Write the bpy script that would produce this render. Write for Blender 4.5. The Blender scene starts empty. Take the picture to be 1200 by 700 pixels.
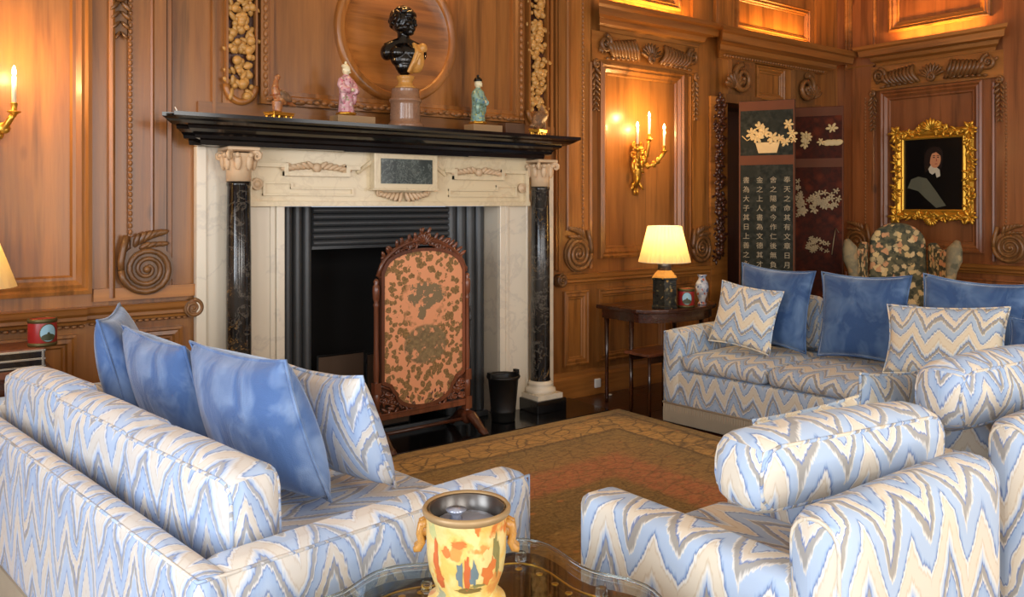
import bpy, bmesh, math, random
from mathutils import Matrix, Vector
R = math.radians
S = bpy.context.scene
COL = S.collection
random.seed(11)
WY = 4.85      # room face of the fireplace wall
RX = 7.95      # room face of the right wall
HX = 2.70      # middle of the chimneypiece

# ------------------------------------------------------------------ mesh builder
class MB:
    def __init__(self):
        self.v = []; self.f = []; self.uv = []; self.sm = []; self.mi = []
        self.m = 0
    def face(self, idx, uv=None, smooth=False):
        self.f.append(tuple(idx)); self.uv.append(uv); self.sm.append(smooth); self.mi.append(self.m)
    def grid(self, rows, closed_u=False, closed_v=False, smooth=True, uvs=None):
        b = len(self.v); n = len(rows); k = len(rows[0])
        for r in rows: self.v.extend(tuple(p) for p in r)
        for i in range(n if closed_u else n - 1):
            for j in range(k if closed_v else k - 1):
                i2 = (i + 1) % n; j2 = (j + 1) % k
                q = (b + i*k + j, b + i*k + j2, b + i2*k + j2, b + i2*k + j)
                u = None
                if uvs: u = (uvs[i][j], uvs[i][j2], uvs[i2][j2], uvs[i2][j])
                self.face(q, u, smooth)
    def box(self, x0, x1, y0, y1, z0, z1, uvaxis=None):
        b = len(self.v)
        self.v += [(x, y, z) for z in (z0, z1) for y in (y0, y1) for x in (x0, x1)]
        for q in ((0,2,3,1), (4,5,7,6), (0,1,5,4), (1,3,7,5), (3,2,6,7), (2,0,4,6)):
            self.face([b + i for i in q])
    def hexa(self, pts):
        b = len(self.v); self.v += [tuple(p) for p in pts]
        for q in ((0,3,2,1), (4,5,6,7), (0,1,5,4), (1,2,6,5), (2,3,7,6), (3,0,4,7)):
            self.face([b + i for i in q])
    def prism(self, poly, fn, d0, d1, smooth=False):
        """poly: list of 2-D points, fn(a, b, d) -> point, extruded from d0 to d1."""
        b = len(self.v); n = len(poly)
        self.v += [tuple(fn(p[0], p[1], d0)) for p in poly] + [tuple(fn(p[0], p[1], d1)) for p in poly]
        for i in range(n):
            j = (i + 1) % n
            self.face((b+i, b+j, b+n+j, b+n+i), None, smooth)
        self.face([b + i for i in range(n)][::-1]); self.face([b + n + i for i in range(n)])
    def lathe(self, prof, n=24, c=(0,0,0), axis='z', caps=True, mod=None, a0=0.0, smooth=True):
        rows = []
        for r, z in prof:
            row = []
            for i in range(n):
                a = a0 + 2*math.pi*i/n
                rr = r*(mod(a, z) if mod else 1)
                p = (rr*math.cos(a), rr*math.sin(a), z)
                if axis == 'x': p = (p[2], p[0], p[1])
                elif axis == 'y': p = (p[0], p[2], p[1])
                row.append((c[0]+p[0], c[1]+p[1], c[2]+p[2]))
            rows.append(row)
        b = len(self.v)
        self.grid(rows, closed_v=True, smooth=smooth)
        if caps:
            self.face([b + i for i in range(n)][::-1])
            e = b + (len(prof)-1)*n
            self.face([e + i for i in range(n)])
    def tube(self, pts, rad, n=8, closed=False, caps=True, flat=1.0):
        pts = [Vector(p) for p in pts]; m = len(pts)
        rads = rad if isinstance(rad, (list, tuple)) else [rad]*m
        rows = []; up = None
        for i, p in enumerate(pts):
            a = pts[(i-1) % m] if (closed or i > 0) else p
            c = pts[(i+1) % m] if (closed or i < m-1) else p
            t = (c - a)
            if t.length < 1e-9: t = Vector((0,0,1))
            t.normalize()
            if up is None:
                up = Vector((0,0,1)) if abs(t.z) < .9 else Vector((1,0,0))
            s = t.cross(up)
            if s.length < 1e-6: s = t.orthogonal()
            s.normalize(); up = s.cross(t).normalized()
            rows.append([p + s*(rads[i]*math.cos(2*math.pi*k/n)) + up*(rads[i]*flat*math.sin(2*math.pi*k/n)) for k in range(n)])
        b = len(self.v)
        self.grid(rows, closed_u=closed, closed_v=True)
        if caps and not closed:
            self.face([b + i for i in range(n)][::-1]); e = b + (m-1)*n
            self.face([e + i for i in range(n)])
    def ell(self, c, ax, ay, az, nu=8, nv=6):
        """ellipsoid with three half-axis vectors"""
        c, ax, ay, az = Vector(c), Vector(ax), Vector(ay), Vector(az)
        rows = []
        for j in range(nv + 1):
            ph = math.pi*j/nv
            rows.append([c + ax*(math.sin(ph)*math.cos(2*math.pi*i/nu)) + ay*(math.sin(ph)*math.sin(2*math.pi*i/nu)) + az*math.cos(ph) for i in range(nu)])
        self.grid(rows, closed_v=True)
    def ball(self, c, r, nu=10, nv=8):
        r = (r, r, r) if not isinstance(r, (tuple, list)) else r
        self.ell(c, (r[0],0,0), (0,r[1],0), (0,0,r[2]), nu, nv)
    def softbox(self, x0, x1, y0, y1, z0, z1, r=.03, n=8, crown=(0,0,0), side='y', uvo=(0,0), flip=False, up='z'):
        """box with rounded edges and crowned faces; fabric UVs run up the faces and on over the top"""
        c = Vector(((x0+x1)/2, (y0+y1)/2, (z0+z1)/2)); h = Vector(((x1-x0)/2, (y1-y0)/2, (z1-z0)/2))
        r = min(r, h.x*.999, h.y*.999, h.z*.999)
        def ticks(L):
            t = [-L, -L + r*.3, -L + r, ]
            k = max(2, int(n))
            t += [-L + r + (2*L - 2*r)*i/k for i in range(1, k)]
            t += [L - r, L - r*.3, L]
            return t
        T = [ticks(h.x), ticks(h.y), ticks(h.z)]
        def pos(p):
            q = Vector([max(-(h[i]-r), min(h[i]-r, p[i])) for i in range(3)])
            d = p - q
            if d.length > 1e-9: d = d.normalized()*r
            o = q + d
            e = Vector([o[i] for i in range(3)])
            for i in range(3):
                if crown[i]:
                    j, k = (i+1) % 3, (i+2) % 3
                    w = (1 - min(1, abs(p[j])/h[j])**2)*(1 - min(1, abs(p[k])/h[k])**2)
                    e[i] += crown[i]*w*(p[i]/h[i])
            return c + e
        for ax in range(3):
            a, b = (ax+1) % 3, (ax+2) % 3
            for sg in (-1, 1):
                rows, uvs = [], []
                for s in T[a]:
                    row, ur = [], []
                    for t in T[b]:
                        p = Vector((0,0,0)); p[ax] = sg*h[ax]; p[a] = s; p[b] = t
                        row.append(pos(p))
                        w = p + c
                        if up == 'y': uv = ((w.z, w.y), (w.x, y1 + w.z), (w.x, w.y))[ax]
                        elif ax == 0: uv = (w.y, w.z)
                        elif ax == 1: uv = (w.x, w.z)
                        elif side == 'y': uv = (w.y, z1 + (x1 - w.x if flip else w.x - x0))
                        else: uv = (w.x, z1 + (y1 - w.y if flip else w.y - y0))
                        ur.append((uv[0] + uvo[0], uv[1] + uvo[1]))
                    rows.append(row); uvs.append(ur)
                if sg < 0: rows, uvs = rows[::-1], uvs[::-1]
                self.grid(rows, uvs=uvs)
    def build(self, name, mat, parent=None, weld=False, mods=(), loc=None):
        me = bpy.data.meshes.new(name)
        me.from_pydata(self.v, [], self.f)
        mats = mat if isinstance(mat, (list, tuple)) else [mat]
        for m in mats: me.materials.append(m)
        me.polygons.foreach_set('use_smooth', self.sm)
        me.polygons.foreach_set('material_index', self.mi)
        if any(u is not None for u in self.uv):
            l = me.uv_layers.new(name='UVMap'); d = []
            for q, u in zip(self.f, self.uv):
                for k in range(len(q)): d += list(u[k]) if u is not None else [0, 0]
            l.data.foreach_set('uv', d)
        bm = bmesh.new(); bm.from_mesh(me)
        if weld: bmesh.ops.remove_doubles(bm, verts=bm.verts, dist=1e-5)
        bmesh.ops.recalc_face_normals(bm, faces=bm.faces)
        bm.to_mesh(me); bm.free(); me.update()
        o = bpy.data.objects.new(name, me); COL.objects.link(o)
        if parent is not None: o.parent = parent
        if loc is not None: o.location = loc
        for kind, kw in mods:
            md = o.modifiers.new(kind.title(), kind)
            for k, v in kw.items(): setattr(md, k, v)
        return o

def auto_uv(o):
    me = o.data; l = me.uv_layers.new(name='UVMap').data
    for p in me.polygons:
        for li in p.loop_indices:
            x, y, z = me.vertices[me.loops[li].vertex_index].co; l[li].uv = (x + y, z + .4*y)
    return o
BEV = lambda w=.004, s=2: ('BEVEL', dict(width=w, segments=s, limit_method='ANGLE', angle_limit=R(40)))
SUB = lambda n=1: ('SUBSURF', dict(levels=n, render_levels=n))
REM = lambda v=.004: ('REMESH', dict(mode='VOXEL', voxel_size=v, use_smooth_shade=True))
SMO = lambda k=4: ('SMOOTH', dict(iterations=k, factor=.5))

def tag(o, label=None, cat=None, group=None, kind=None):
    if label: o['label'] = label
    if cat: o['category'] = cat
    if group: o['group'] = group
    if kind: o['kind'] = kind
    return o
def thing(name, label, cat, loc=(0,0,0), rz=0, group=None, kind=None):
    o = bpy.data.objects.new(name, None); COL.objects.link(o)
    o.empty_display_size = .1
    o.location = loc; o.rotation_euler = (0, 0, rz)
    return tag(o, label, cat, group, kind)
def copy_tree(o, parent=None):
    c = o.copy(); COL.objects.link(c)
    if parent is not None: c.parent = parent
    for ch in list(o.children): copy_tree(ch, c)
    return c

# ------------------------------------------------------------------ node helper
def srgb(r, g, b):
    f = lambda c: (c/255/12.92) if c/255 <= .04045 else ((c/255 + .055)/1.055)**2.4
    return (f(r), f(g), f(b), 1)
class NT:
    def __init__(self, name):
        self.mat = bpy.data.materials.new(name); self.mat.use_nodes = True
        self.t = self.mat.node_tree; self.t.nodes.clear()
        self.out = self.t.nodes.new('ShaderNodeOutputMaterial')
    def n(self, typ, ins=(), out=0, **kw):
        nd = self.t.nodes.new(typ)
        for k, v in kw.items(): setattr(nd, k, v)
        it = ins.items() if isinstance(ins, dict) else enumerate(ins)
        for k, v in it:
            if v is None: continue
            s = nd.inputs[k]
            if hasattr(v, 'is_output'): self.t.links.new(v, s)
            else:
                try: s.default_value = v
                except Exception: s.default_value = v[:3]
        return nd.outputs[out] if out is not None else nd
    def m(self, op, a, b=None, c=None): return self.n('ShaderNodeMath', [a, b, c], operation=op)
    def vm(self, op, a, b=None):
        return self.n('ShaderNodeVectorMath', [a, b], operation=op)
    def coord(self, k='Object'): return self.n('ShaderNodeTexCoord', out=None).outputs[k]
    def sep(self, v):
        nd = self.n('ShaderNodeSeparateXYZ', [v], out=None); return nd.outputs
    def comb(self, x=0, y=0, z=0): return self.n('ShaderNodeCombineXYZ', [x, y, z])
    def scale(self, v, s): return self.n('ShaderNodeVectorMath', [v, s], operation='MULTIPLY')
    def noise(self, v, s=5, det=3, rough=.5, dist=0, col=False):
        return self.n('ShaderNodeTexNoise', {'Vector': v, 'Scale': s, 'Detail': det, 'Roughness': rough, 'Distortion': dist}, out=1 if col else 0)
    def vor(self, v, s=5, out=0, rnd=1, feature='F1'):
        return self.n('ShaderNodeTexVoronoi', {'Vector': v, 'Scale': s, 'Randomness': rnd}, out=out, feature=feature)
    def ramp(self, f, stops, interp='LINEAR'):
        nd = self.n('ShaderNodeValToRGB', [f], out=None); cr = nd.color_ramp; cr.interpolation = interp
        while len(cr.elements) < len(stops): cr.elements.new(.5)
        for e, (p, c) in zip(cr.elements, stops):
            e.position = p; e.color = c if not isinstance(c, (int, float)) else (c, c, c, 1)
        return nd.outputs[0]
    def mix(self, f, a, b, mode='MIX'):
        nd = self.n('ShaderNodeMix', out=None, data_type='RGBA', blend_type=mode)
        for i, v in ((0, f), (6, a), (7, b)):
            s = nd.inputs[i]
            if hasattr(v, 'is_output'): self.t.links.new(v, s)
            else: s.default_value = v
        return nd.outputs[2]
    def bump(self, h, strength=.2, dist=.01, nrm=None):
        return self.n('ShaderNodeBump', {'Height': h, 'Strength': strength, 'Distance': dist, 'Normal': nrm})
    def bsdf(self, **kw):
        nd = self.n('ShaderNodeBsdfPrincipled', {k.replace('_', ' '): v for k, v in kw.items()}, out=None)
        self.t.links.new(nd.outputs[0], self.out.inputs[0]); return nd

def plain(name, col, rough=.5, metal=0., bumpy=0, bscale=200, coat=0., var=.12):
    t = NT(name); co = t.coord()
    nz = t.noise(co, 9, 4)
    c = t.mix(t.m('MULTIPLY', nz, 1.0), tuple(x*(1-var) for x in col[:3]) + (1,), tuple(min(1, x*(1+var)) for x in col[:3]) + (1,))
    kw = dict(Base_Color=c, Roughness=rough, Metallic=metal, Coat_Weight=coat)
    if bumpy: kw['Normal'] = t.bump(t.noise(co, bscale, 3), bumpy, .004)
    t.bsdf(**kw); return t.mat

def wood(name, dark, light, axis='z', rough=.38, coat=.25, scale=1.0, knots=True):
    t = NT(name); co = t.coord()
    st = {'z': (1, 1, .06), 'x': (.06, 1, 1), 'y': (1, .06, 1)}[axis]
    v = t.scale(co, tuple(s*scale for s in st))
    warp = t.noise(v, 2.2, 2, col=True)
    v2 = t.vm('ADD', v, t.n('ShaderNodeVectorMath', [warp, (.16,.16,.16)], operation='MULTIPLY'))
    broad = t.noise(v2, 3.0, 3, .6)
    fine = t.noise(v2, 34, 4, .65)
    g = t.m('ADD', t.m('MULTIPLY', broad, .72), t.m('MULTIPLY', fine, .34))
    c = t.ramp(g, [(.30, dark), (.50, tuple((a+b)/2 for a, b in zip(dark, light))), (.72, light)])
    streak = t.ramp(t.noise(v2, 14, 3, .6), [(.32, .45), (.46, 1.0)])
    c = t.mix(.75, c, t.mix(1.0, c, streak, 'MULTIPLY'))
    plank = t.ramp(t.noise(t.scale(co, tuple(5*(.02 if s < .5 else 1) for s in st)), 1.0, 2), [(.35, .72), (.65, 1.12)])
    c = t.mix(1.0, c, plank, 'MULTIPLY')
    if knots:
        kv = t.scale(co, tuple(2.3*(.42 if s < .5 else 1) for s in st))
        kn = t.ramp(t.vor(kv, 1.15), [(.03, .28), (.075, 1.0)])
        c = t.mix(.75, c, t.mix(1.0, c, kn, 'MULTIPLY'))
    t.bsdf(Base_Color=c, Roughness=t.m('ADD', t.m('MULTIPLY', fine, .2), rough - .1), Coat_Weight=coat, Coat_Roughness=.18,
           Normal=t.bump(fine, .12, .004))
    return t.mat

def flame(name, tint=(1,1,1), period=.185, rep=.36, amp=.15, seed=0.0, soft=.3):
    """flame-stitch zigzag cloth in cream, sky blue, cornflower and taupe, in metres over the UVs"""
    t = NT(name); uv = t.coord('UV')
    uv = t.vm('ADD', uv, (seed*.37, seed*.11, 0))
    wob = t.noise(uv, 6, 2, col=True)
    uvw = t.vm('ADD', uv, t.vm('MULTIPLY', t.vm('SUBTRACT', wob, (.5,.5,.5)), (.03,.045,0)))
    s = t.sep(uvw); u, v = s[0], s[1]
    tri = t.m('DIVIDE', t.m('PINGPONG', u, period/2), period/2)
    tri2 = t.m('DIVIDE', t.m('PINGPONG', u, period), period)
    a = t.m('ADD', amp, t.m('MULTIPLY', t.m('SUBTRACT', t.noise(uv, 5.5, 1), .5), amp*1.1))
    jag = t.m('MULTIPLY', t.m('SUBTRACT', t.noise(t.scale(uv, (1, .12, 1)), 150, 2), .5), .045)
    ph = t.m('ADD', v, t.m('ADD', t.m('MULTIPLY', tri, a), t.m('ADD', jag, t.m('MULTIPLY', tri2, amp*.45))))
    ph = t.m('FRACT', t.m('DIVIDE', ph, rep))
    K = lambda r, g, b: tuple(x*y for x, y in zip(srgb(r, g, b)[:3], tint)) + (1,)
    cream, ivory, sky, sky2 = K(240,226,200), K(246,241,230), K(186,207,234), K(160,188,224)
    blue, taupe, grey, tan = K(88,118,182), K(168,160,146), K(190,190,188), K(224,204,170)
    c = t.ramp(ph, [(.00, cream), (.065, cream), (.08, tan), (.10, ivory), (.12, ivory), (.135, blue), (.155, sky2), (.18, sky), (.30, sky),
                    (.315, ivory), (.345, taupe), (.395, taupe), (.41, blue), (.43, ivory), (.45, cream), (.505, cream), (.52, tan), (.535, ivory), (.555, blue), (.575, sky),
                    (.70, sky2), (.715, blue), (.735, ivory), (.76, taupe), (.80, taupe), (.82, blue), (.84, sky), (.90, ivory), (.93, tan), (.95, cream)])
    c = t.mix(t.m('MULTIPLY', t.ramp(t.noise(uv, 3.5, 2), [(.3, .35), (.7, 1.0)]), soft), c, K(198, 212, 234))
    wv = t.noise(uv, 420, 1)
    t.bsdf(Base_Color=c, Roughness=.85, Sheen_Weight=.12, Specular_IOR_Level=.2, Normal=t.bump(t.m('ADD', t.m('MULTIPLY', wv, .25), t.noise(uv, 9, 2)), .22, .012))
    return t.mat

def velvet(name, col, lite, seed=0):
    t = NT(name); co = t.vm('ADD', t.coord(), (seed*3.1, seed*1.7, 0))
    crush = t.noise(t.scale(co, (1, .7, 1)), 7, 3, .55, .7)
    c = t.mix(t.ramp(crush, [(.42, 0.0), (.70, 1.0)]), col, lite)
    t.bsdf(Base_Color=c, Roughness=.62, Sheen_Weight=.8, Sheen_Roughness=.35, Sheen_Tint=(.75,.85,1,1), Specular_IOR_Level=.25,
           Normal=t.bump(t.m('ADD', crush, t.m('MULTIPLY', t.noise(co, 300, 2), .1)), .45, .03))
    return t.mat

def marble(name, base, vein, scale=3, amount=.5, rough=.22, gold=None, thin=.035):
    t = NT(name); co = t.coord()
    w = t.vm('ADD', co, t.vm('MULTIPLY', t.noise(co, scale*1.2, 4, col=True), (.5,.5,.5)))
    n1 = t.noise(w, scale, 5, .6)
    vv = t.ramp(t.m('ABSOLUTE', t.m('SUBTRACT', n1, .5)), [(0, 1.0), (thin, .0)])
    cloud = t.ramp(t.noise(co, scale*.8, 4), [(.35, 0.0), (.75, 1.0)])
    c = t.mix(t.m('MULTIPLY', vv, amount), base, vein)
    c = t.mix(t.m('MULTIPLY', cloud, .22), c, vein)
    if gold:
        g = t.ramp(t.m('ABSOLUTE', t.m('SUBTRACT', t.noise(w, scale*1.7, 4, .6), .47)), [(0, 1.0), (thin*.6, .0)])
        c = t.mix(t.m('MULTIPLY', g, t.ramp(t.noise(co, 2.6, 2), [(.5, 0.0), (.62, .9)])), c, gold)
    t.bsdf(Base_Color=c, Roughness=rough, Coat_Weight=.3, Coat_Roughness=.1)
    return t.mat
# ------------------------------------------------------------------ materials
M = {}
PD, PL = srgb(108, 60, 20), srgb(184, 121, 56)
M['pine'] = wood('pine_upright', PD, PL, 'z')
M['pine_x'] = wood('pine_level', PD, PL, 'x')
M['pine_y'] = wood('pine_level_side', PD, PL, 'y')
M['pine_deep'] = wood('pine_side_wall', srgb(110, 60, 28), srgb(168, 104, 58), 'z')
M['carved'] = wood('carved_pine', srgb(88, 56, 28), srgb(146, 100, 54), 'z', .42, .15, knots=False)
M['garland'] = plain('pale_carved_pine', srgb(190, 142, 76), .4, 0, .3, 60)
M['bead'] = plain('beaded_pine', srgb(146, 98, 56), .45)
M['floorwood'] = wood('dark_floor_boards', srgb(40, 20, 12), srgb(84, 44, 26), 'x', .3, .3)
M['mahogany'] = wood('dark_mahogany', srgb(34, 16, 9), srgb(74, 36, 20), 'x', .25, .5, knots=False)
M['walnut'] = wood('red_walnut', srgb(78, 42, 26), srgb(134, 76, 48), 'z', .32, .35, 1.6, knots=False)
M['walnut_dark'] = wood('brown_walnut', srgb(52, 28, 18), srgb(96, 52, 32), 'z', .35, .3, 1.6, knots=False)
M['marble'] = marble('cream_marble', srgb(232, 220, 198), srgb(196, 186, 172), 2.6, .4)
M['marble_warm'] = marble('warm_cream_marble', srgb(230, 212, 176), srgb(196, 174, 138), 3.2, .35)
M['capital'] = plain('buff_marble', srgb(214, 184, 148), .45, 0, .3, 40)
M['marble_black'] = marble('black_marble', srgb(11, 11, 13), srgb(34, 33, 34), 3, .25, .16)
M['portoro'] = marble('gold_veined_black_marble', srgb(14, 13, 14), srgb(120, 112, 100), 4.5, .5, .12, srgb(196, 150, 80), .02)
M['verde'] = marble('dark_green_marble', srgb(44, 54, 52), srgb(140, 150, 142), 9, .55, .2)
M['iron'] = plain('black_iron', srgb(78, 80, 82), .40, .4, .15, 120)
M['coal_iron'] = plain('dark_bucket_iron', srgb(30, 29, 28), .4, .3)
M['soot'] = plain('sooty_iron', srgb(15, 14, 14), .85)
M['mesh'] = plain('brown_fire_mesh', srgb(86, 66, 50), .6, .3, .6, 420)
M['gilt'] = plain('gilt_bronze', srgb(224, 168, 66), .28, .85, .35, 90, var=.25)
M['giltwood'] = plain('gilded_wood', srgb(228, 172, 60), .34, .7, .5, 70, var=.3)
M['bronze'] = plain('black_bronze', srgb(22, 19, 17), .22, .6, .2, 40, .4)
M['ochre'] = marble('ochre_marble', srgb(206, 150, 74), srgb(150, 98, 44), 14, .5, .35)
M['pinkmarble'] = marble('brown_pink_marble', srgb(150, 112, 86), srgb(104, 74, 58), 12, .5, .25)
M['beige'] = plain('beige_wood_block', srgb(158, 126, 88), .6)
M['brown_block'] = plain('brown_wood_block', srgb(96, 66, 44), .55)
M['wax'] = plain('candle_wax', srgb(246, 232, 196), .4)
M['silver'] = plain('silver_edge', srgb(205, 200, 188), .2, .9)
M['lacquer'] = plain('black_lacquer', srgb(24, 17, 14), .15, 0, 0, 1, .6)
M['white'] = plain('white_plastic', srgb(235, 232, 226), .4)
M['fringe'] = plain('oatmeal_fringe', srgb(170, 158, 138), .95)
M['flame_lit'] = flame('flame_stitch_cloth_lit', (.98, 1.0, 1.04), .18, .42, .20, 0, .42)  # strong daylight put into the colour: bluer, with washed-out contrast
M['flame_shaded'] = flame('flame_stitch_cloth_shaded', (.80, .82, .82), .14, .36, .13, 3, .22)  # tinted down: the shade on the far sofa is put into the cloth
M['flame_near'] = flame('flame_stitch_cloth_near', (1, 1, 1), .185, .50, .19, 7, .22)
M['flame_small'] = flame('flame_stitch_cloth_small', (1, .98, .91), .15, .32, .10, 5, .15)
M['velvet'] = velvet('lit_blue_velvet', srgb(90, 122, 176), srgb(148, 174, 214))  # daylight on the left sofa put into a brighter blue
M['velvet_shaded'] = velvet('shaded_blue_velvet', srgb(54, 84, 130), srgb(104, 132, 168), 2)  # same velvet, with the far sofa's shade put into a darker blue

def mat_glass(name, col=(1,1,1,1), rough=.02):
    t = NT(name); t.bsdf(Base_Color=col, Roughness=rough, Transmission_Weight=1.0, IOR=1.45); return t.mat
M['crystal'] = mat_glass('clear_crystal')
def mat_pane():
    t = NT('clear_glass_sheet')
    fr = t.n('ShaderNodeLayerWeight', [.22], out=0)
    a = t.n('ShaderNodeBsdfTransparent', [(.93, .97, .96, 1)])
    b = t.n('ShaderNodeBsdfGlossy', {'Color': (.9,.9,.9,1), 'Roughness': .02})
    t.t.links.new(t.n('ShaderNodeMixShader', [t.m('ADD', t.m('MULTIPLY', fr, .28), .03), a, b]), t.out.inputs[0])
    return t.mat
M['sheet'] = mat_pane()
def mat_emit(name, col, s):
    t = NT(name); t.t.links.new(t.n('ShaderNodeEmission', [col, s]), t.out.inputs[0]); return t.mat
M['flame_tip'] = mat_emit('candle_bulb_light', (1.0, .70, .30, 1), 45)
def mat_shade():
    t = NT('pleated_cream_silk')
    d = t.n('ShaderNodeBsdfDiffuse', [srgb(244, 226, 182)])
    tr = t.n('ShaderNodeBsdfTranslucent', [srgb(255, 222, 150)])
    mx = t.n('ShaderNodeMixShader', [.55, d, tr])
    t.t.links.new(mx, t.out.inputs[0]); return t.mat
M['shade'] = mat_shade(); M['mirror'] = plain('dull_mirror_glass', srgb(150, 150, 146), .12, .9)

def mat_rug():
    t = NT('old_oriental_rug'); co = t.coord()
    w = t.vm('ADD', co, t.vm('MULTIPLY', t.vm('SUBTRACT', t.noise(co, 7, 3, col=True), (.5,.5,.5)), (.06,.06,0)))
    s = t.sep(w)
    e = t.m('MINIMUM', t.m('SUBTRACT', 4.34, s[1]), t.m('SUBTRACT', 4.27, s[0]))
    base = t.ramp(t.m('DIVIDE', e, 2.2), [(0, srgb(164, 132, 72)), (.035, srgb(171, 135, 74)), (.045, srgb(112, 84, 47)), (.06, srgb(202, 156, 83)),
            (.165, srgb(202, 158, 86)), (.172, srgb(94, 69, 41)), (.19, srgb(149, 123, 69)), (.33, srgb(166, 128, 72)), (.37, srgb(188, 118, 74)),
            (.47, srgb(186, 116, 74)), (.50, srgb(142, 114, 63)), (.66, srgb(129, 105, 57)), (.70, srgb(157, 123, 69)), (1.0, srgb(139, 103, 57))])
    vd = t.vor(t.scale(w, (1, 1.5, 1)), 9, 0)
    vc = t.vor(t.scale(w, (1, 1.5, 1)), 9, 1)
    edge = t.vor(t.scale(w, (1, 1.3, 1)), 7.5, 0, feature='DISTANCE_TO_EDGE')
    motif = t.ramp(edge, [(.015, 1.0), (.06, 0.0)])
    bmask = t.ramp(e, [(.08, 0.0), (.11, 1.0), (.35, 1.0), (.42, .55)])
    c = t.mix(t.m('MULTIPLY', t.m('MULTIPLY', motif, bmask), .75), base, srgb(77, 61, 41))
    blob = t.ramp(vd, [(.10, 1.0), (.22, 0.0)])
    hue = t.ramp(t.sep(vc)[0], [(0, srgb(215, 135, 74)), (.35, srgb(129, 117, 69)), (.6, srgb(202, 170, 97)), (.85, srgb(101, 96, 69))], 'CONSTANT')
    c = t.mix(t.m('MULTIPLY', blob, .55), c, hue)
    dirt = t.noise(t.scale(co, (1, 2.6, 1)), 16, 5, .7)
    c = t.mix(t.ramp(dirt, [(.45, 0.0), (.62, .55)]), c, srgb(98, 78, 43))
    c = t.mix(t.ramp(t.noise(co, 60, 3, .7), [(.4, 0.0), (.75, .4)]), c, srgb(202, 170, 102))
    t.bsdf(Base_Color=c, Roughness=.95, Sheen_Weight=.1, Specular_IOR_Level=.1, Normal=t.bump(t.noise(co, 180, 3), .5, .006))
    return t.mat
M['rug'] = mat_rug()

def mat_embroidery():
    """salmon silk with an olive-brown flowering border, a blue-grey spray and a brown urn of flowers"""
    t = NT('embroidered_salmon_silk'); co = t.coord(); s = t.sep(co)
    w = t.vm('ADD', co, t.vm('MULTIPLY', t.vm('SUBTRACT', t.noise(co, 26, 2, col=True), (.5,.5,.5)), (.04,.04,.04)))
    v = t.vor(w, 25, 0); n = t.noise(w, 17, 3, .6)
    leaves = t.ramp(t.m('ADD', t.m('MULTIPLY', v, .9), t.m('MULTIPLY', n, .8)), [(.86, 1.0), (.90, 0.0)])
    def disc(cx, cz, rx, rz):
        dx = t.m('DIVIDE', t.m('SUBTRACT', s[0], cx), rx); dz = t.m('DIVIDE', t.m('SUBTRACT', s[2], cz), rz)
        return t.m('ADD', t.m('MULTIPLY', dx, dx), t.m('MULTIPLY', dz, dz))
    hollow = t.ramp(t.m('ADD', disc(0, .86, .19, .22), t.m('MULTIPLY', t.m('SUBTRACT', t.noise(co, 18, 3), .5), 2.4)), [(.3, 0.0), (.9, 1.0)])
    low = t.ramp(disc(0, .46, .21, .20), [(.7, 1.0), (1.2, 0.0)])
    f = t.m('MULTIPLY', leaves, t.m('MAXIMUM', hollow, low))
    tw = t.ramp(t.noise(co, 90, 2), [(.35, srgb(112, 84, 46)), (.65, srgb(160, 122, 72))])
    c = t.mix(f, srgb(232, 158, 112), tw)
    urn = t.m('MULTIPLY', t.ramp(disc(.01, .60, .17, .13), [(.8, 1.0), (1.1, 0.0)]), t.ramp(t.noise(w, 30, 3), [(.36, 0.0), (.46, .95)]))
    c = t.mix(urn, c, t.ramp(t.noise(co, 45, 2), [(.35, srgb(116, 96, 64)), (.7, srgb(150, 126, 84))]))
    for cx, cz, rx, rz in ((.01, .945, .10, .045), (-.08, .895, .05, .045), (.03, .86, .06, .04), (.105, .90, .045, .05), (-.02, .80, .03, .05)):
        q = t.m('ADD', disc(cx, cz, rx, rz), t.m('MULTIPLY', t.m('SUBTRACT', t.noise(co, 42, 3), .5), 4.2))
        c = t.mix(t.ramp(q, [(.8, 1.0), (1.0, 0.0)]), c, srgb(132, 112, 80))
    t.bsdf(Base_Color=c, Roughness=.75, Sheen_Weight=.1, Normal=t.bump(t.noise(co, 200, 2), .3, .004))
    return t.mat
M['embroidery'] = mat_embroidery()

def mat_blobs(name, bg, bg2, blobs, scale, lo=.2, hi=.3, rough=.8, warp=.05, wscale=20, cover=None):
    t = NT(name); co = t.coord()
    w = t.vm('ADD', co, t.vm('MULTIPLY', t.vm('SUBTRACT', t.noise(co, wscale, 3, col=True), (.5,.5,.5)), (warp,)*3))
    base = t.mix(t.ramp(t.noise(co, 22, 3), [(.4, 0.0), (.6, 1.0)]), bg, bg2)
    vd = t.vor(w, scale, 0); vc = t.sep(t.vor(w, scale, 1))[0]
    hue = t.ramp(vc, [(i/len(blobs), b) for i, b in enumerate(blobs)], 'CONSTANT')
    k = t.ramp(vd, [(lo, 1.0), (hi, 0.0)])
    if cover is not None: k = t.m('MULTIPLY', k, t.ramp(t.noise(co, cover, 2), [(.45, 0.0), (.52, 1.0)]))
    c = t.mix(k, base, hue)
    t.bsdf(Base_Color=c, Roughness=rough, Specular_IOR_Level=.12 if rough > .5 else .5, Normal=t.bump(t.noise(co, 160, 2), .2, .004))
    return t.mat
M['tapestry'] = mat_blobs('flowered_tapestry', srgb(72, 74, 62), srgb(112, 106, 80), [srgb(222, 190, 132), srgb(214, 158, 112), srgb(196, 172, 126), srgb(230, 200, 148)], 17, .42, .52, .9, .07, 26)
M['tapestry_pale'] = mat_blobs('faded_tapestry', srgb(128, 120, 96), srgb(150, 136, 104), [srgb(170, 140, 100), srgb(104, 100, 80), srgb(178, 156, 116)], 14, .3, .45, .9, .06)
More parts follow.
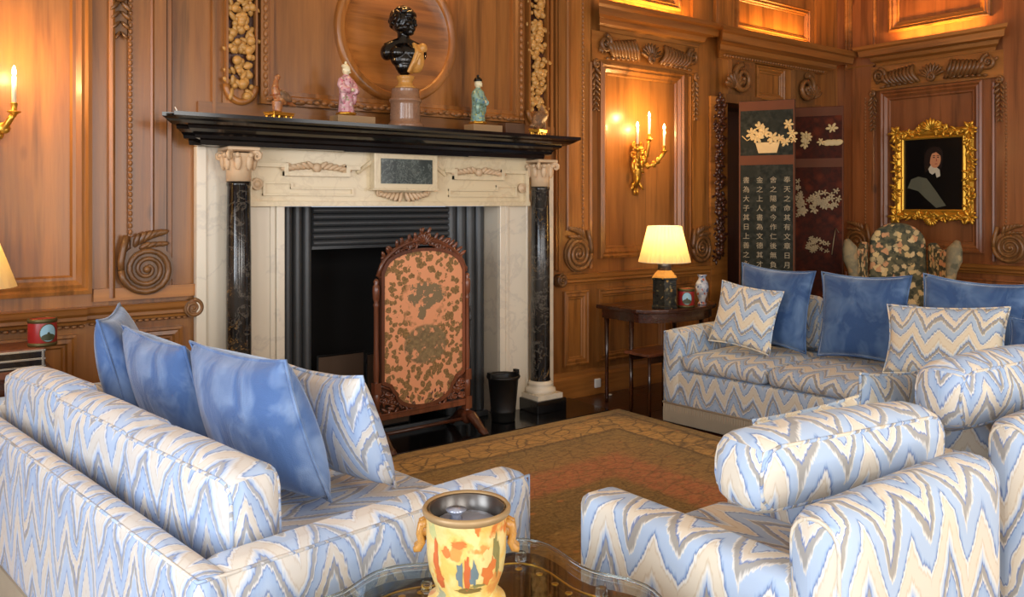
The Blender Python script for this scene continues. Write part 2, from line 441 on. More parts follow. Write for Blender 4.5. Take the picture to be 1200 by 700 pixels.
M['cachepot'] = mat_blobs('painted_yellow_tole', srgb(246, 222, 150), srgb(242, 198, 104), [srgb(240, 214, 140), srgb(230, 136, 66), srgb(246, 222, 150), srgb(170, 170, 140), srgb(234, 160, 84), srgb(206, 206, 140), srgb(244, 210, 130)], 19, .36, .50, .35, .10, 24)
M['robe_pink'] = mat_blobs('pink_flowered_glaze', srgb(196, 140, 148), srgb(214, 170, 172), [srgb(226, 206, 196), srgb(168, 92, 110), srgb(150, 150, 110), srgb(206, 120, 140)], 60, .3, .45, .25)
M['robe_blue'] = mat_blobs('turquoise_glaze', srgb(116, 150, 140), srgb(132, 166, 150), [srgb(180, 176, 90), srgb(90, 128, 150), srgb(160, 188, 160), srgb(110, 130, 90)], 55, .3, .45, .25)
M['porcelain'] = mat_blobs('blue_white_porcelain', srgb(196, 198, 204), srgb(150, 160, 180), [srgb(60, 78, 120), srgb(170, 90, 60), srgb(210, 208, 204), srgb(90, 104, 130)], 42, .35, .5, .15)
M['ivoryface'] = plain('ivory_glaze', srgb(226, 214, 176), .3)
M['pheasant'] = mat_blobs('russet_bird_glaze', srgb(176, 116, 66), srgb(150, 96, 60), [srgb(120, 90, 66), srgb(190, 140, 90), srgb(160, 84, 44)], 50, .3, .5, .3)
M['brownbird'] = mat_blobs('brown_bird_glaze', srgb(132, 98, 68), srgb(112, 86, 64), [srgb(96, 74, 56), srgb(150, 112, 80)], 46, .3, .5, .4)
M['caddy'] = mat_blobs('black_gold_caddy', srgb(30, 30, 26), srgb(48, 46, 38), [srgb(176, 132, 64), srgb(70, 68, 54), srgb(120, 108, 72)], 30, .3, .42, .25, .05, 30, 14)
M['tin'] = plain('red_tin', srgb(150, 34, 32), .35)
M['rim'] = plain('worn_gilt_rim', srgb(176, 146, 104), .4, .2)
M['tin_rim'] = plain('tarnished_rim', srgb(96, 86, 50), .4, .5)
M['screen_black'] = mat_blobs('worn_black_lacquer', srgb(30, 33, 28), srgb(50, 52, 44), [srgb(38, 40, 33)], 8, .2, .5, .6)
M['screen_brown'] = mat_blobs('red_brown_lacquer', srgb(74, 28, 12), srgb(56, 24, 12), [srgb(96, 40, 18), srgb(60, 28, 14)], 10, .2, .5, .6)
M['screen_edge'] = plain('worn_red_border', srgb(96, 52, 26), .8)
M['inlay'] = plain('cream_lacquer_inlay', srgb(206, 178, 122), .5, var=.3)
M['inlay_pale'] = plain('pale_lacquer_inlay', srgb(172, 150, 112), .55, var=.35)
M['ink'] = plain('pale_carved_characters', srgb(160, 148, 120), .6)
M['canvas'] = plain('dark_oil_paint', srgb(14, 11, 9), .3)
M['skin'] = plain('painted_skin', srgb(206, 142, 100), .4)
M['lips'] = plain('painted_lips', srgb(168, 84, 66), .4)
M['paint_white'] = plain('painted_linen', srgb(206, 196, 172), .4)
M['sash'] = plain('painted_grey_sash', srgb(100, 100, 82), .4)
M['painted_hair'] = plain('painted_hair', srgb(34, 20, 13), .4)
M['sky_paint'] = plain('painted_sky', srgb(150, 190, 206), .4)
M['green_paint'] = plain('painted_trees', srgb(66, 70, 46), .5)
M['glassy'] = plain('blue_grey_liner', srgb(178, 186, 206), .12, .3)
M['liner'] = plain('grey_tin_liner', srgb(112, 108, 104), .3, .8)
M['plaster'] = plain('plain_plaster', srgb(214, 200, 176), .9)
# ------------------------------------------------------------------ the room
def struct(o, label=None): o['kind'] = 'structure'; return tag(o, label)
m = MB(); m.box(-2.6, RX, -2.6, WY + .9, -.12, 0); struct(m.build('floor', M['floorwood']), 'dark polished wood floor')
m = MB(); m.box(-2.6, RX, -2.6, WY, 4.6, 4.7); struct(m.build('ceiling', M['plaster']), 'pale plaster ceiling')

class Wall:
    """a: along the wall (world X or Y), d: distance out of the wall, z: height"""
    def __init__(s, kind): s.k = kind
    def p(s, a, d, z): return (a, WY - d, z) if s.k == 'back' else (RX - d, a, z)
    def v(s, a, d, z): return (a, -d, z) if s.k == 'back' else (-d, a, z)
BW, RW = Wall('back'), Wall('right')

def hmould(mb, W, a0, a1, prof, ret=True):
    """level moulding; prof = [(d, z)...] ; its ends return to the wall"""
    A = [W.p(a0 - (d if ret else 0), d, z) for d, z in prof]
    B = [W.p(a1 + (d if ret else 0), d, z) for d, z in prof]
    mb.grid([A, B], smooth=False)
    if ret:
        A0 = [W.p(a0, 0, z) for d, z in prof]; B0 = [W.p(a1, 0, z) for d, z in prof]
        mb.grid([A0, A], smooth=False); mb.grid([B, B0], smooth=False)
    else:
        for E in (A, B):
            b = len(mb.v); mb.v += E; mb.face(range(b, b + len(E)))
def vmould(mb, W, z0, z1, prof):
    """upright moulding; prof = [(a, d)...]"""
    mb.grid([[W.p(a, d, z0) for a, d in prof], [W.p(a, d, z1) for a, d in prof]], smooth=False)
def framed(mb, W, a0, a1, z0, z1, prof):
    """mitred moulding round a rectangle; prof = [(inset, d)...]"""
    rows = []
    for i, d in prof:
        rows.append([W.p(a0+i, d, z0+i), W.p(a1-i, d, z0+i), W.p(a1-i, d, z1-i), W.p(a0+i, d, z1-i)])
    mb.grid(rows, closed_v=True, smooth=False)
def slab(mb, W, a0, a1, z0, z1, d0, d1):
    P = W.p
    mb.hexa([P(a0,d0,z0), P(a1,d0,z0), P(a1,d1,z0), P(a0,d1,z0), P(a0,d0,z1), P(a1,d0,z1), P(a1,d1,z1), P(a0,d1,z1)])
def beads(mb, W, a, z0, z1, d=.02, r=.012, step=.034):
    z = z0 + step/2
    while z < z1:
        mb.ell(W.p(a, d, z), W.v(r, 0, 0), W.v(0, r, 0), W.v(0, 0, step*.46), 6, 5); z += step
def beads_h(mb, W, z, a0, a1, d=.02, r=.012, step=.034):
    a = a0 + step/2
    while a < a1:
        mb.ell(W.p(a, d, z), W.v(step*.46, 0, 0), W.v(0, r, 0), W.v(0, 0, r), 6, 5); a += step
def spiral(mb, W, a, z, r, turns=2.2, d=.04, th=.02, hand=1, start=math.pi/2, n=46):
    pts, rad = [], []
    for i in range(n):
        f = i/(n-1); ang = start + hand*turns*2*math.pi*f; rr = r*(1 - .86*f)
        pts.append(W.p(a + rr*math.cos(ang), d, z + rr*math.sin(ang))); rad.append(th*(1 - .45*f))
    mb.tube(pts, rad, 6)
    mb.ell(W.p(a, d, z), W.v(r*.16, 0, 0), W.v(0, th*1.2, 0), W.v(0, 0, r*.16), 8, 6)
def leaf(mb, W, a, z, ang, L, w, d=.03, th=.014):
    ca, sa = math.cos(ang), math.sin(ang)
    mb.ell(W.p(a + ca*L/2, d, z + sa*L/2), W.v(ca*L/2, .006, sa*L/2), W.v(-sa*w/2, 0, ca*w/2), W.v(0, th, 0), 8, 6)
def acanthus(mb, W, a0, a1, z0, z1, d=.05, seed=1):
    """a carved frieze: a shell in the middle, curling leaf plumes to both sides"""
    rnd = random.Random(seed); c = (a0+a1)/2; hw = (a1-a0)/2; h = z1 - z0; zc = (z0+z1)/2
    for i in range(9):
        ang = R(20 + 140*i/8); leaf(mb, W, c, z0 + h*.25, ang, h*.62, h*.12, d + .02, .02)
    spiral(mb, W, c, z0 + h*.25, h*.17, 1.5, d + .03, .018)
    for s in (-1, 1):
        n = 9
        for i in range(n):
            f = i/n; x = c + s*hw*(.20 + .52*f)
            pts = []; rad = []
            for k in range(7):
                g = k/6
                pts.append(W.p(x + s*(.10*hw*math.sin(g*2.1)), d + .03*math.sin(g*math.pi), z0 + h*(.14 + .74*g) - h*.22*g*f))
                rad.append(.011 + .014*math.sin(math.pi*(.15 + .8*g)))
            mb.tube(pts, rad, 6)
        spiral(mb, W, c + s*hw*.83, z0 + h*.58, h*.30, 1.7, d + .02, .022, s)
        for i in range(7):
            leaf(mb, W, c + s*hw*.86, z0 + h*.55, R(rnd.uniform(0, 360)), h*.34, h*.13, d, .018)
        for i in range(6):
            leaf(mb, W, c + s*hw*(.28 + .09*i), z0 + h*.10, R(90 - s*(70 + 6*i)), h*.26, h*.12, d + .01, .016)
def tail(mb, W, a, z1, L, wd, d=.03, seed=3):
    """husk drop hanging below a frieze end"""
    rnd = random.Random(seed); z = z1
    spiral(mb, W, a, z1 - wd*.4, wd*.45, 1.5, d + .02, .014)
    n = int(L/.045)
    for i in range(n):
        f = i/n; w = wd*(1 - .7*f)
        for s in (-1, 1): leaf(mb, W, a, z1 - wd*.7 - f*L, R(-90 + s*(38 + rnd.uniform(-10, 10))), .07*(1-.5*f) + .01, .026*(1-.4*f), d, .014)
def volute(mb, W, a, z, r, hand=1, stem=.12):
    """carved scroll at the foot of a pilaster"""
    poly = [(a + r*math.cos(R(t)), z + r*math.sin(R(t))) for t in range(0, 360, 12)]
    mb.prism(poly, lambda x, y, d: W.p(x, d, y), .0, .05)
    spiral(mb, W, a, z, r*.93, 2.7, .056, .019, hand, math.pi if hand > 0 else 0)
    x = a - hand*r*.93
    mb.tube([W.p(x + hand*.03, .05, z + r*1.30), W.p(x + hand*.012, .055, z + r*.8), W.p(x, .056, z + r*.35), W.p(x, .056, z)], .019, 6)
    for i in range(6):
        leaf(mb, W, a - hand*r*(.45 - .13*i), z + r*(.80 + .10*i), R(90 - hand*(15 + 12*i)), stem*.75, .036, .05, .015)
    for i in range(4):
        leaf(mb, W, a - hand*r*(.30 - .2*i), z + r*(.78 + .05*i), R(90 - hand*(60 + 8*i)), stem*.6, .03, .055, .014)
def garland(mb, W, a, z0, z1, w, d=.05, seed=1):
    rnd = random.Random(seed); z = z0
    while z < z1:
        for i in range(5):
            x = a + rnd.uniform(-.5, .5)*w*.78; zz = z + rnd.uniform(0, .07)
            if rnd.random() < .5:
                r = rnd.uniform(.016, .030)
                mb.ell(W.p(x, d + rnd.uniform(-.01, .02), zz), W.v(r, 0, 0), W.v(0, r, 0), W.v(0, 0, r), 8, 6)
            else:
                leaf(mb, W, x, zz, R(rnd.uniform(0, 360)), rnd.uniform(.05, .085), rnd.uniform(.025, .04), d + rnd.uniform(-.01, .015), .014)
        z += .030

# --- fireplace wall: openings for the grate (1.88..3.52) and for the doorway (6.07..7.35)
FZ, D0, D1, DZ = 1.50, 6.09, 7.35, 2.42
m = MB()
def wallbox(a0, a1, z0, z1): m.box(a0, a1, WY, WY + .16, z0, z1)
wallbox(-2.6, 1.86, 0, 4.6); wallbox(1.86, 3.54, FZ, 4.6); wallbox(3.54, D0, 0, 4.6); wallbox(D0, D1, DZ, 4.6); wallbox(D1, RX + .16, 0, 4.6)
wall_back = struct(m.build('wall_back', M['pine']), 'honey coloured pine panelled wall holding the fireplace')
def part(name, mb, mat, parent=None, **k): return mb.build(name, mat, parent or wall_back, **k)

PANEL = [(0, 0), (0, .030), (.014, .034), (.022, .022), (.042, .026), (.052, .012), (.062, .012), (.07, .004)]
BIG = [(0, .0), (0, .04), (.02, .046), (.034, .030), (.05, .036), (.075, .018), (.09, .018), (.10, .004)]
# left bay panel
m = MB(); framed(m, BW, -.9, .872, 1.03, 3.3, BIG); part('panel_moulding', m, M['pine'])
m = MB(); vmould(m, BW, 1.0, 4.0, [(.955, 0), (.955, .03), (.972, .038), (.985, .03), (.985, 0)])
vmould(m, BW, .995, 4.0, [(1.255, 0), (1.255, .018), (1.275, .024), (1.285, 0)]); vmould(m, BW, .995, 4.0, [(1.165, 0), (1.165, .024), (1.175, .03), (1.185, .024)]); part('upright_moulding', m, M['pine'])
m = MB(); slab(m, BW, 1.052, 1.25, .99, 4.0, 0, .022); part('pilaster', m, M['pine'])
m = MB(); beads(m, BW, 1.062, 1.3, 3.4, .026, .011); part('bead_moulding', m, M['bead'])
m = MB(); volute(m, BW, 1.14, 1.148, .142, 1); slab(m, BW, 1.06, 1.235, 1.20, 1.325, .0, .046); part('volute', m, M['carved'])
m = MB(); tail(m, BW, 1.012, 2.66, .22, .085, .03, 5); slab(m, BW, .975, 1.045, 2.42, 3.2, 0, .02); part('carved_drop', m, M['carved'])
m = MB(); slab(m, BW, .88, 1.40, .985, 1.052, 0, .03); part('plinth_block', m, M['pine_x'])
RAIL = [(0, .875), (.016, .875), (.02, .888), (.04, .898), (.04, .915), (.054, .93), (.058, .953), (.062, .962), (0, .962)]
m = MB(); hmould(m, BW, -2.5, .84, [(d + .035, z) if d else (0, z) for d, z in RAIL], False)
hmould(m, BW, .84, 1.395, RAIL, False); part('dado_rail', m, M['pine_x'])
m = MB(); spiral(m, BW, 1.385, .918, .05, 1.8, .06, .012, -1); m.lathe([(.05, -.062), (.05, .002)], 20, (1.385, WY, .918), 'y'); part('rail_scroll', m, M['carved'])
m = MB(); beads_h(m, BW, .862, -1.2, .84, .03, .010); beads_h(m, BW, .866, .86, 1.36, .012, .008); part('bead_moulding', m, M['bead'])
for a0, a1 in ((-.75, .25), (.33, .80), (.93, 1.335)):
    m = MB(); framed(m, BW, a0, a1, .22, .82, PANEL); part('dado_panel', m, M['pine'])
# overmantel
m = MB(); framed(m, BW, 1.775, 3.745, 2.10, 4.2, [(0, 0), (0, .05), (.05, .05), (.06, .03), (.085, .03), (.09, 0)]); part('overmantel_frame', m, M['pine'])
m = MB(); beads(m, BW, 1.802, 2.14, 3.5, .056, .014, .05); beads(m, BW, 3.718, 2.14, 3.5, .056, .014, .05)
beads_h(m, BW, 2.125, 1.8, 3.74, .056, .013, .05); part('bead_moulding', m, M['bead'])
m = MB(); slab(m, BW, 1.42, 4.06, 1.985, 2.09, 0, .027); part('overmantel_plinth', m, M['pine_x'])
m = MB()
for i in range(16): leaf(m, BW, 1.85 + .115*i, 2.118, R(0 if i % 2 else 20), .09, .03, .05, .012)
part('carved_border', m, M['carved'])
for a, nm in ((1.66, 1), (3.885, 2)):
    s = 1 if a < HX else -1
    m = MB(); slab(m, BW, a - .092, a - .080, 2.2, 3.6, 0, .06); slab(m, BW, a + .080, a + .092, 2.2, 3.6, 0, .06)
    pts = [BW.p(a + .086*math.cos(R(t)), .035, 2.2 + .10*math.sin(R(t))) for t in range(180, 361, 15)]
    m.tube(pts, .022, 6); slab(m, BW, a - .10, a + .10, 2.09, 2.2, 0, .02); part('garland_border', m, M['pine'])
    m = MB(); garland(m, BW, a, 2.13, 3.5, .17, .035, nm); part('garland', m, M['garland'])
    m = MB(); slab(m, BW, a - .08, a + .08, 2.12, 3.6, 0, .012); part('garland_shade_backing', m, M['walnut_dark'])  # dark strip added to paint the shade in gaps of the carving
    m = MB(); vmould(m, BW, 2.0, 4.0, [(a - s*.15 - .012, 0), (a - s*.15 - .012, .03), (a - s*.15 + .012, .03), (a - s*.15 + .012, 0)]); part('upright_moulding', m, M['pine'])
# round niche behind the bust
m = MB(); prof = [(.39, .0), (.39, .02), (.405, .045), (.425, .035), (.44, .05), (.455, .02), (.46, .0)]
m.grid([[BW.p(HX + .02 + r*math.cos(R(t)), d, 2.63 + r*math.sin(R(t))) for r, d in prof] for t in range(0, 360, 5)], closed_u=True); part('niche_ring', m, M['pine'])
m = MB(); rr = [(.0, .004), (.30, .004), (.36, .010), (.39, .02)]
m.grid([[BW.p(HX + .02 + r*math.cos(R(t)), d, 2.63 + r*math.sin(R(t))) for r, d in rr] for t in range(0, 360, 5)], closed_u=True); part('niche_field', m, M['pine_x'])
# right of the chimneypiece
m = MB(); slab(m, BW, 4.10, 4.43, .99, 4.0, 0, .03); part('pilaster', m, M['pine'])
m = MB(); vmould(m, BW, 1.3, 4.0, [(4.17, .03), (4.17, .045), (4.185, .05), (4.195, .03)]); vmould(m, BW, 1.0, 4.0, [(4.075, 0), (4.075, .03), (4.09, .03), (4.095, 0)])
vmould(m, BW, 1.0, 2.62, [(4.405, .03), (4.405, .05), (4.425, .055), (4.44, .0)]); part('upright_moulding', m, M['pine'])
m = MB(); beads(m, BW, 4.345, 1.32, 3.5, .034, .011); part('bead_moulding', m, M['bead'])
m = MB(); volute(m, BW, 4.285, 1.118, .14, -1); part('volute', m, M['carved'])
m = MB(); framed(m, BW, 4.53, 5.53, 1.07, 2.64, BIG); part('panel_moulding', m, M['pine'])
m = MB(); vmould(m, BW, 1.0, 2.62, [(5.60, 0), (5.60, .025), (5.62, .03), (5.635, 0)]); part('upright_moulding', m, M['pine'])
m = MB(); slab(m, BW, 5.64, 5.85, .99, 4.0, 0, .03); part('pilaster', m, M['pine'])
m = MB(); volute(m, BW, 5.735, 1.118, .13, 1); part('volute', m, M['carved'])
HOOD = [(0, 2.88), (.05, 2.88), (.06, 2.91), (.09, 2.93), (.10, 2.965), (.17, 2.975), (.18, 3.03), (.21, 3.045), (.22, 3.075), (0, 3.08)]
m = MB(); hmould(m, BW, 4.56, 5.64, HOOD); part('hood_cornice', m, M['pine_x'])
m = MB(); slab(m, BW, 4.44, 5.70, 2.64, 2.88, 0, .034); part('frieze_board', m, M['pine_x'])
m = MB(); acanthus(m, BW, 4.45, 5.70, 2.65, 2.875, .05, 2); part('carved_frieze', m, M['carved'])
for a, sd in ((4.475, 6), (5.665, 7)):
    m = MB(); tail(m, BW, a, 2.64, .36, .07, .035, sd); part('carved_drop', m, M['carved'])
m = MB(); hmould(m, BW, 4.10, 5.90, RAIL, False); part('dado_rail', m, M['pine_x'])
m = MB(); spiral(m, BW, 4.115, .918, .05, 1.8, .06, .012, 1); m.lathe([(.05, -.062), (.05, .002)], 20, (4.115, WY, .918), 'y'); part('rail_scroll', m, M['carved'])
for a0, a1 in ((4.16, 4.42), (4.52, 5.3), (5.38, 5.85)):
    m = MB(); framed(m, BW, a0, a1, .25, .83, PANEL); part('dado_panel', m, M['pine'])
m = MB(); framed(m, BW, 4.60, 5.48, 3.17, 3.95, BIG); framed(m, BW, 6.25, 7.42, 3.12, 3.46, PANEL); framed(m, BW, 6.25, 7.42, 3.58, 4.2, PANEL)
part('upper_panel', m, M['pine_x'])
m = MB(); vmould(m, BW, 3.0, 4.6, [(5.93, 0), (5.93, .05), (5.96, .06), (6.10, .06), (6.12, 0)]); vmould(m, BW, 3.0, 4.6, [(7.52, 0), (7.52, .03), (7.62, .03), (7.64, 0)])
part('upright_moulding', m, M['pine'])
# doorway hood
m = MB(); hmould(m, BW, 6.02, 7.60, [(0, 2.83), (.05, 2.83), (.07, 2.86), (.12, 2.88), (.13, 2.92), (.24, 2.93), (.25, 2.99), (.28, 3.0), (.30, 3.04), (0, 3.06)]); part('hood_cornice', m, M['pine_x'])
m = MB(); beads_h(m, BW, 2.845, 6.0, 7.6, .075, .012, .04); part('bead_moulding', m, M['bead'])
for a, s in ((6.28, 1), (7.25, -1)):
    m = MB(); slab(m, BW, a - .26, a + .26, 2.42, 2.50, 0, .09)
    spiral(m, BW, a - s*.02, 2.65, .13, 1.8, .09, .03, s); slab(m, BW, a - .12, a + .22, 2.5, 2.83, 0, .044)
    for i in range(7): leaf(m, BW, a - s*.14, 2.56, R(30 + 22*i), .15, .05, .09, .025)
    part('carved_corbel', m, M['carved'])
m = MB(); framed(m, BW, 6.55, 7.0, 2.50, 2.82, PANEL); part('panel_moulding', m, M['pine_x'])
m = MB(); slab(m, BW, 5.86, 6.09, 0, 2.47, 0, .05); part('door_architrave', m, M['pine_x'])
m = MB(); garland(m, BW, 5.975, 1.0, 2.42, .12, .05, 9); part('garland', m, M['walnut_dark'])
m = MB(); slab(m, BW, 7.35, 7.55, 0, 2.47, 0, .05); part('door_architrave', m, M['pine'])
m = MB(); m.box(D0, D1, WY + .34, WY + .38, 0, DZ); m.box(D0 - .03, D0, WY + .16, WY + .38, 0, DZ); m.box(D1, D1 + .03, WY + .16, WY + .38, 0, DZ); m.box(D0, D1, WY + .16, WY + .38, DZ, DZ + .03)
door = struct(m.build('door_1', M['walnut_dark']), 'dark brown door in a deep recess behind the folding screen')
# skirting of the fireplace wall
SK = [(0, 0), (.035, 0), (.035, .15), (.028, .165), (.02, .175), (.012, .20), (0, .205)]
m = MB(); hmould(m, BW, 4.02, 5.86, SK, False); hmould(m, BW, -2.5, 1.36, SK, False); struct(m.build('baseboard_back', M['pine_x']), 'tall moulded pine skirting along the fireplace wall')

# --- right wall
m = MB(); m.box(RX, RX + .16, -2.6, WY, 0, 4.6)
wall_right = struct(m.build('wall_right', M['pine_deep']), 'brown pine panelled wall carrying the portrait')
rp = lambda name, mb, mat: mb.build(name, mat, wall_right)
m = MB(); framed(m, RW, 3.40, 4.37, 1.06, 2.63, BIG); rp('panel_moulding', m, M['pine_deep'])
for a0, a1 in ((4.50, 4.60), (3.05, 3.17)):
    m = MB(); slab(m, RW, a0 - .06, a1 + .06, .99, 4.0, 0, .03); rp('pilaster', m, M['pine_deep'])
for a in (4.52, 3.20):
    m = MB(); beads(m, RW, a, 1.3, 2.6, .034, .010); rp('bead_moulding', m, M['bead'])
for a, h in ((4.60, 1), (3.165, -1)):
    m = MB(); volute(m, RW, a, 1.12, .14, h); rp('volute', m, M['carved'])
m = MB(); hmould(m, RW, 3.33, 4.34, HOOD); rp('hood_cornice', m, M['pine_y'])
m = MB(); slab(m, RW, 3.22, 4.46, 2.64, 2.88, 0, .034); rp('frieze_board', m, M['pine_y'])
m = MB(); acanthus(m, RW, 3.23, 4.46, 2.65, 2.875, .05, 4); rp('carved_frieze', m, M['carved'])
for a, sd in ((3.25, 8), (4.44, 9)):
    m = MB(); tail(m, RW, a, 2.64, .36, .07, .035, sd); rp('carved_drop', m, M['carved'])
m = MB(); framed(m, RW, 3.33, 4.28, 3.20, 3.62, BIG); framed(m, RW, 4.42, 4.75, 2.9, 4.2, PANEL); rp('upper_panel', m, M['pine_y'])
m = MB(); hmould(m, RW, -2.6, 4.84, RAIL, False); rp('dado_rail', m, M['pine_y'])
m = MB(); vmould(m, RW, .99, 2.6, [(3.30, 0), (3.30, .025), (3.315, .03), (3.33, 0)]); vmould(m, RW, .99, 2.6, [(4.43, 0), (4.43, .025), (4.45, .03), (4.46, 0)]); rp('upright_moulding', m, M['pine_deep'])
for a0, a1 in ((3.95, 4.75), (3.05, 3.85), (2.1, 2.95)):
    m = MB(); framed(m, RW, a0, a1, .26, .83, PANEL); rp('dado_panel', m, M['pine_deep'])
m = MB(); hmould(m, RW, -2.6, 4.84, SK, False); struct(m.build('baseboard_right', M['pine_y']), 'tall moulded pine skirting along the portrait wall')

# --- the window walls behind and beside the camera
m = MB()
for a0, a1, z0, z1 in ((-2.6, -1.9, 0, 4.6), (-1.9, -.5, 0, .5), (-1.9, -.5, 3.4, 4.6), (-.5, .6, 0, 4.6), (.6, 2.4, 0, .5), (.6, 2.4, 3.4, 4.6), (2.4, WY, 0, 4.6)):
    m.box(-2.76, -2.6, a0, a1, z0, z1)
struct(m.build('wall_left', M['pine']))
m = MB()
for a0, a1, z0, z1 in ((-2.6, -1.2, 0, 4.6), (-1.2, .6, 0, .5), (-1.2, .6, 3.4, 4.6), (.6, 1.8, 0, 4.6), (1.8, 3.6, 0, .5), (1.8, 3.6, 3.4, 4.6), (3.6, 4.8, 0, 4.6), (4.8, 6.4, 0, .5), (4.8, 6.4, 3.4, 4.6), (6.4, RX, 0, 4.6)):
    m.box(a0, a1, -2.76, -2.6, z0, z1)
struct(m.build('wall_front', M['pine']))
def window(n, axis, a0, a1):
    m = MB(); c = -2.68
    def bar(u0, u1, z0, z1):
        if axis == 'x': m.box(c - .03, c + .03, u0, u1, z0, z1)
        else: m.box(u0, u1, c - .03, c + .03, z0, z1)
    bar(a0, a0 + .05, .5, 3.4); bar(a1 - .05, a1, .5, 3.4); bar(a0, a1, .5, .56); bar(a0, a1, 3.34, 3.4); bar(a0, a1, 1.93, 1.97)
    bar((a0+a1)/2 - .015, (a0+a1)/2 + .015, .5, 3.4)
    struct(m.build('window_%d' % n, M['white']))
window(1, 'x', -1.9, -.5); window(2, 'x', .6, 2.4); window(3, 'y', -1.2, .6); window(4, 'y', 1.8, 3.6); window(5, 'y', 4.8, 6.4)

# small bits of the setting
m = MB(); m.box(-1.4, 4.27, -2.2, 4.34, .001, .012)
rug = tag(m.build('rug', M['rug'], mods=[BEV(.004, 2)]), 'worn brown and terracotta oriental rug on the floor between the sofas', 'rug')
# ------------------------------------------------------------------ chimneypiece
fp = thing('fireplace', 'cream marble fireplace with black shelf and two black marble columns', 'fireplace', (HX, WY, 0))
OX, OY = HX, WY
def fpart(name, mb, mat, parent=None, **k):
    mb.v = [(x - OX, y - OY, z) for x, y, z in mb.v]
    return mb.build(name, mat, parent or fp, **k)
CL, CR = 1.605, 3.815      # column axes
CY = 4.69
G = .004
m = MB(); m.box(1.40, 1.88, WY - .05, WY - G, 0, 1.83); m.box(3.52, 4.02, WY - .05, WY - G, 0, 1.83); m.box(1.88, 3.52, WY - .05, WY - G, 1.50, 1.83)
m.box(1.40, 1.455, WY - .065, WY - .05, 0, 1.83); m.box(3.965, 4.02, WY - .065, WY - .05, 0, 1.83)
fpart('marble_backing', m, M['marble'], mods=[BEV(.004)])
for s, x0, x1 in ((1, 1.66, 1.90), (-1, 3.49, 3.755)):
    m = MB(); m.box(x0, x1, WY - .085, WY + .10, .0, 1.49)
    xi = x1 if s > 0 else x0                   # edge beside the opening
    m.box(min(xi, xi - s*.05), max(xi, xi - s*.05), WY - .105, WY - .085, .0, 1.50)
    m.box(min(xi - s*.055, xi - s*.085), max(xi - s*.055, xi - s*.085), WY - .096, WY - .085, .0, 1.50)
    xo = x0 if s > 0 else x1
    m.box(min(xo, xo + s*.02), max(xo, xo + s*.02), WY - .095, WY - .085, .0, 1.50)
    fpart('jamb', m, M['marble'], mods=[BEV(.005)])
# frieze with eared mouldings
m = MB(); m.box(1.66, 3.755, WY - .10, WY + .10, 1.49, 1.83)
fz = fpart('frieze', m, M['marble_warm'], mods=[BEV(.004)])
NB = [0]
m = MB()
def bar(x0, z0, x1, z1, w=.026, d=.030):
    y = WY - .10; NB[0] += 1; d = d + .0004*(NB[0] % 9)
    if abs(x1 - x0) > abs(z1 - z0): m.box(min(x0, x1) - w/2, max(x0, x1) + w/2, y - d, y, z0 - w/2, z0 + w/2)
    else: m.box(x0 - w/2, x0 + w/2, y - d, y, min(z0, z1) - w/2, max(z0, z1) + w/2)
for s in (-1, 1):
    X = lambda q: HX + s*q
    bar(X(1.03), 1.505, X(0.0), 1.505, .03, .03)
    path = [(1.02, 1.53), (1.02, 1.735), (.80, 1.735), (.80, 1.685), (.40, 1.685), (.40, 1.73), (.33, 1.73)]
    for a, b in zip(path, path[1:]): bar(X(a[0]), a[1], X(b[0]), b[1])
    arc = [(X(.33 - .11*math.sin(R(t))), WY - .108, 1.70 + .085*math.sin(R(t*.9)) - .0) for t in range(0, 91, 10)]
    m.tube(arc, .014, 6)
    path = [(.93, 1.56), (.93, 1.63), (.76, 1.63), (.76, 1.60), (.36, 1.60), (.36, 1.56), (.93, 1.56)]
    for a, b in zip(path, path[1:]): bar(X(a[0]), a[1], X(b[0]), b[1], .014, .014)
fpart('frieze_moulding', m, M['marble_warm'], fz, mods=[BEV(.004)])
for s in (-1, 1):
    m = MB(); cx = HX + s*.975
    m.lathe([(.036, -.022), (.034, -.03), (.026, -.024), (.02, -.034), (.008, -.04), (0.001, -.042)], 18, (cx, WY - .10, 1.62), 'y')
    fpart('rosette', m, M['capital'], fz)
    m = MB(); cx = HX + s*.60
    for sg in (-1, 1):
        for i in range(6): leaf(m, BW, cx + sg*(.01 + .03*i), 1.715, R(90 - sg*(50 + 8*i)), .075, .03, .115, .014)
        spiral(m, BW, cx + sg*.19, 1.72, .026, 1.5, .11, .009, sg)
    m.ell((cx, WY - .115, 1.725), (.03, 0, 0), (0, .02, 0), (0, 0, .03))
    fpart('leaf_carving', m, M['capital'], fz)
m = MB()
for sg in (-1, 1):
    for i in range(6): leaf(m, BW, HX + sg*(.012 + .025*i), 1.585 - .002*i, R(-90 + sg*(20 + 11*i)), .08 - .006*i, .03, .12, .016)
    spiral(m, BW, HX + sg*.17, 1.575, .025, 1.5, .115, .009, -sg)
fpart('shell_carving', m, M['capital'], fz)
m = MB(); m.box(HX - .235, HX + .235, WY - .16, WY - .1, 1.60, 1.83); m.box(HX - .25, HX + .25, WY - .165, WY - .1, 1.59, 1.605)
tb = fpart('tablet', m, M['marble_warm'], fz, mods=[BEV(.005)])
m = MB(); m.box(HX - .19, HX + .19, WY - .166, WY - .158, 1.635, 1.795); tb2 = fpart('tablet_inset', m, M['verde'], fz)
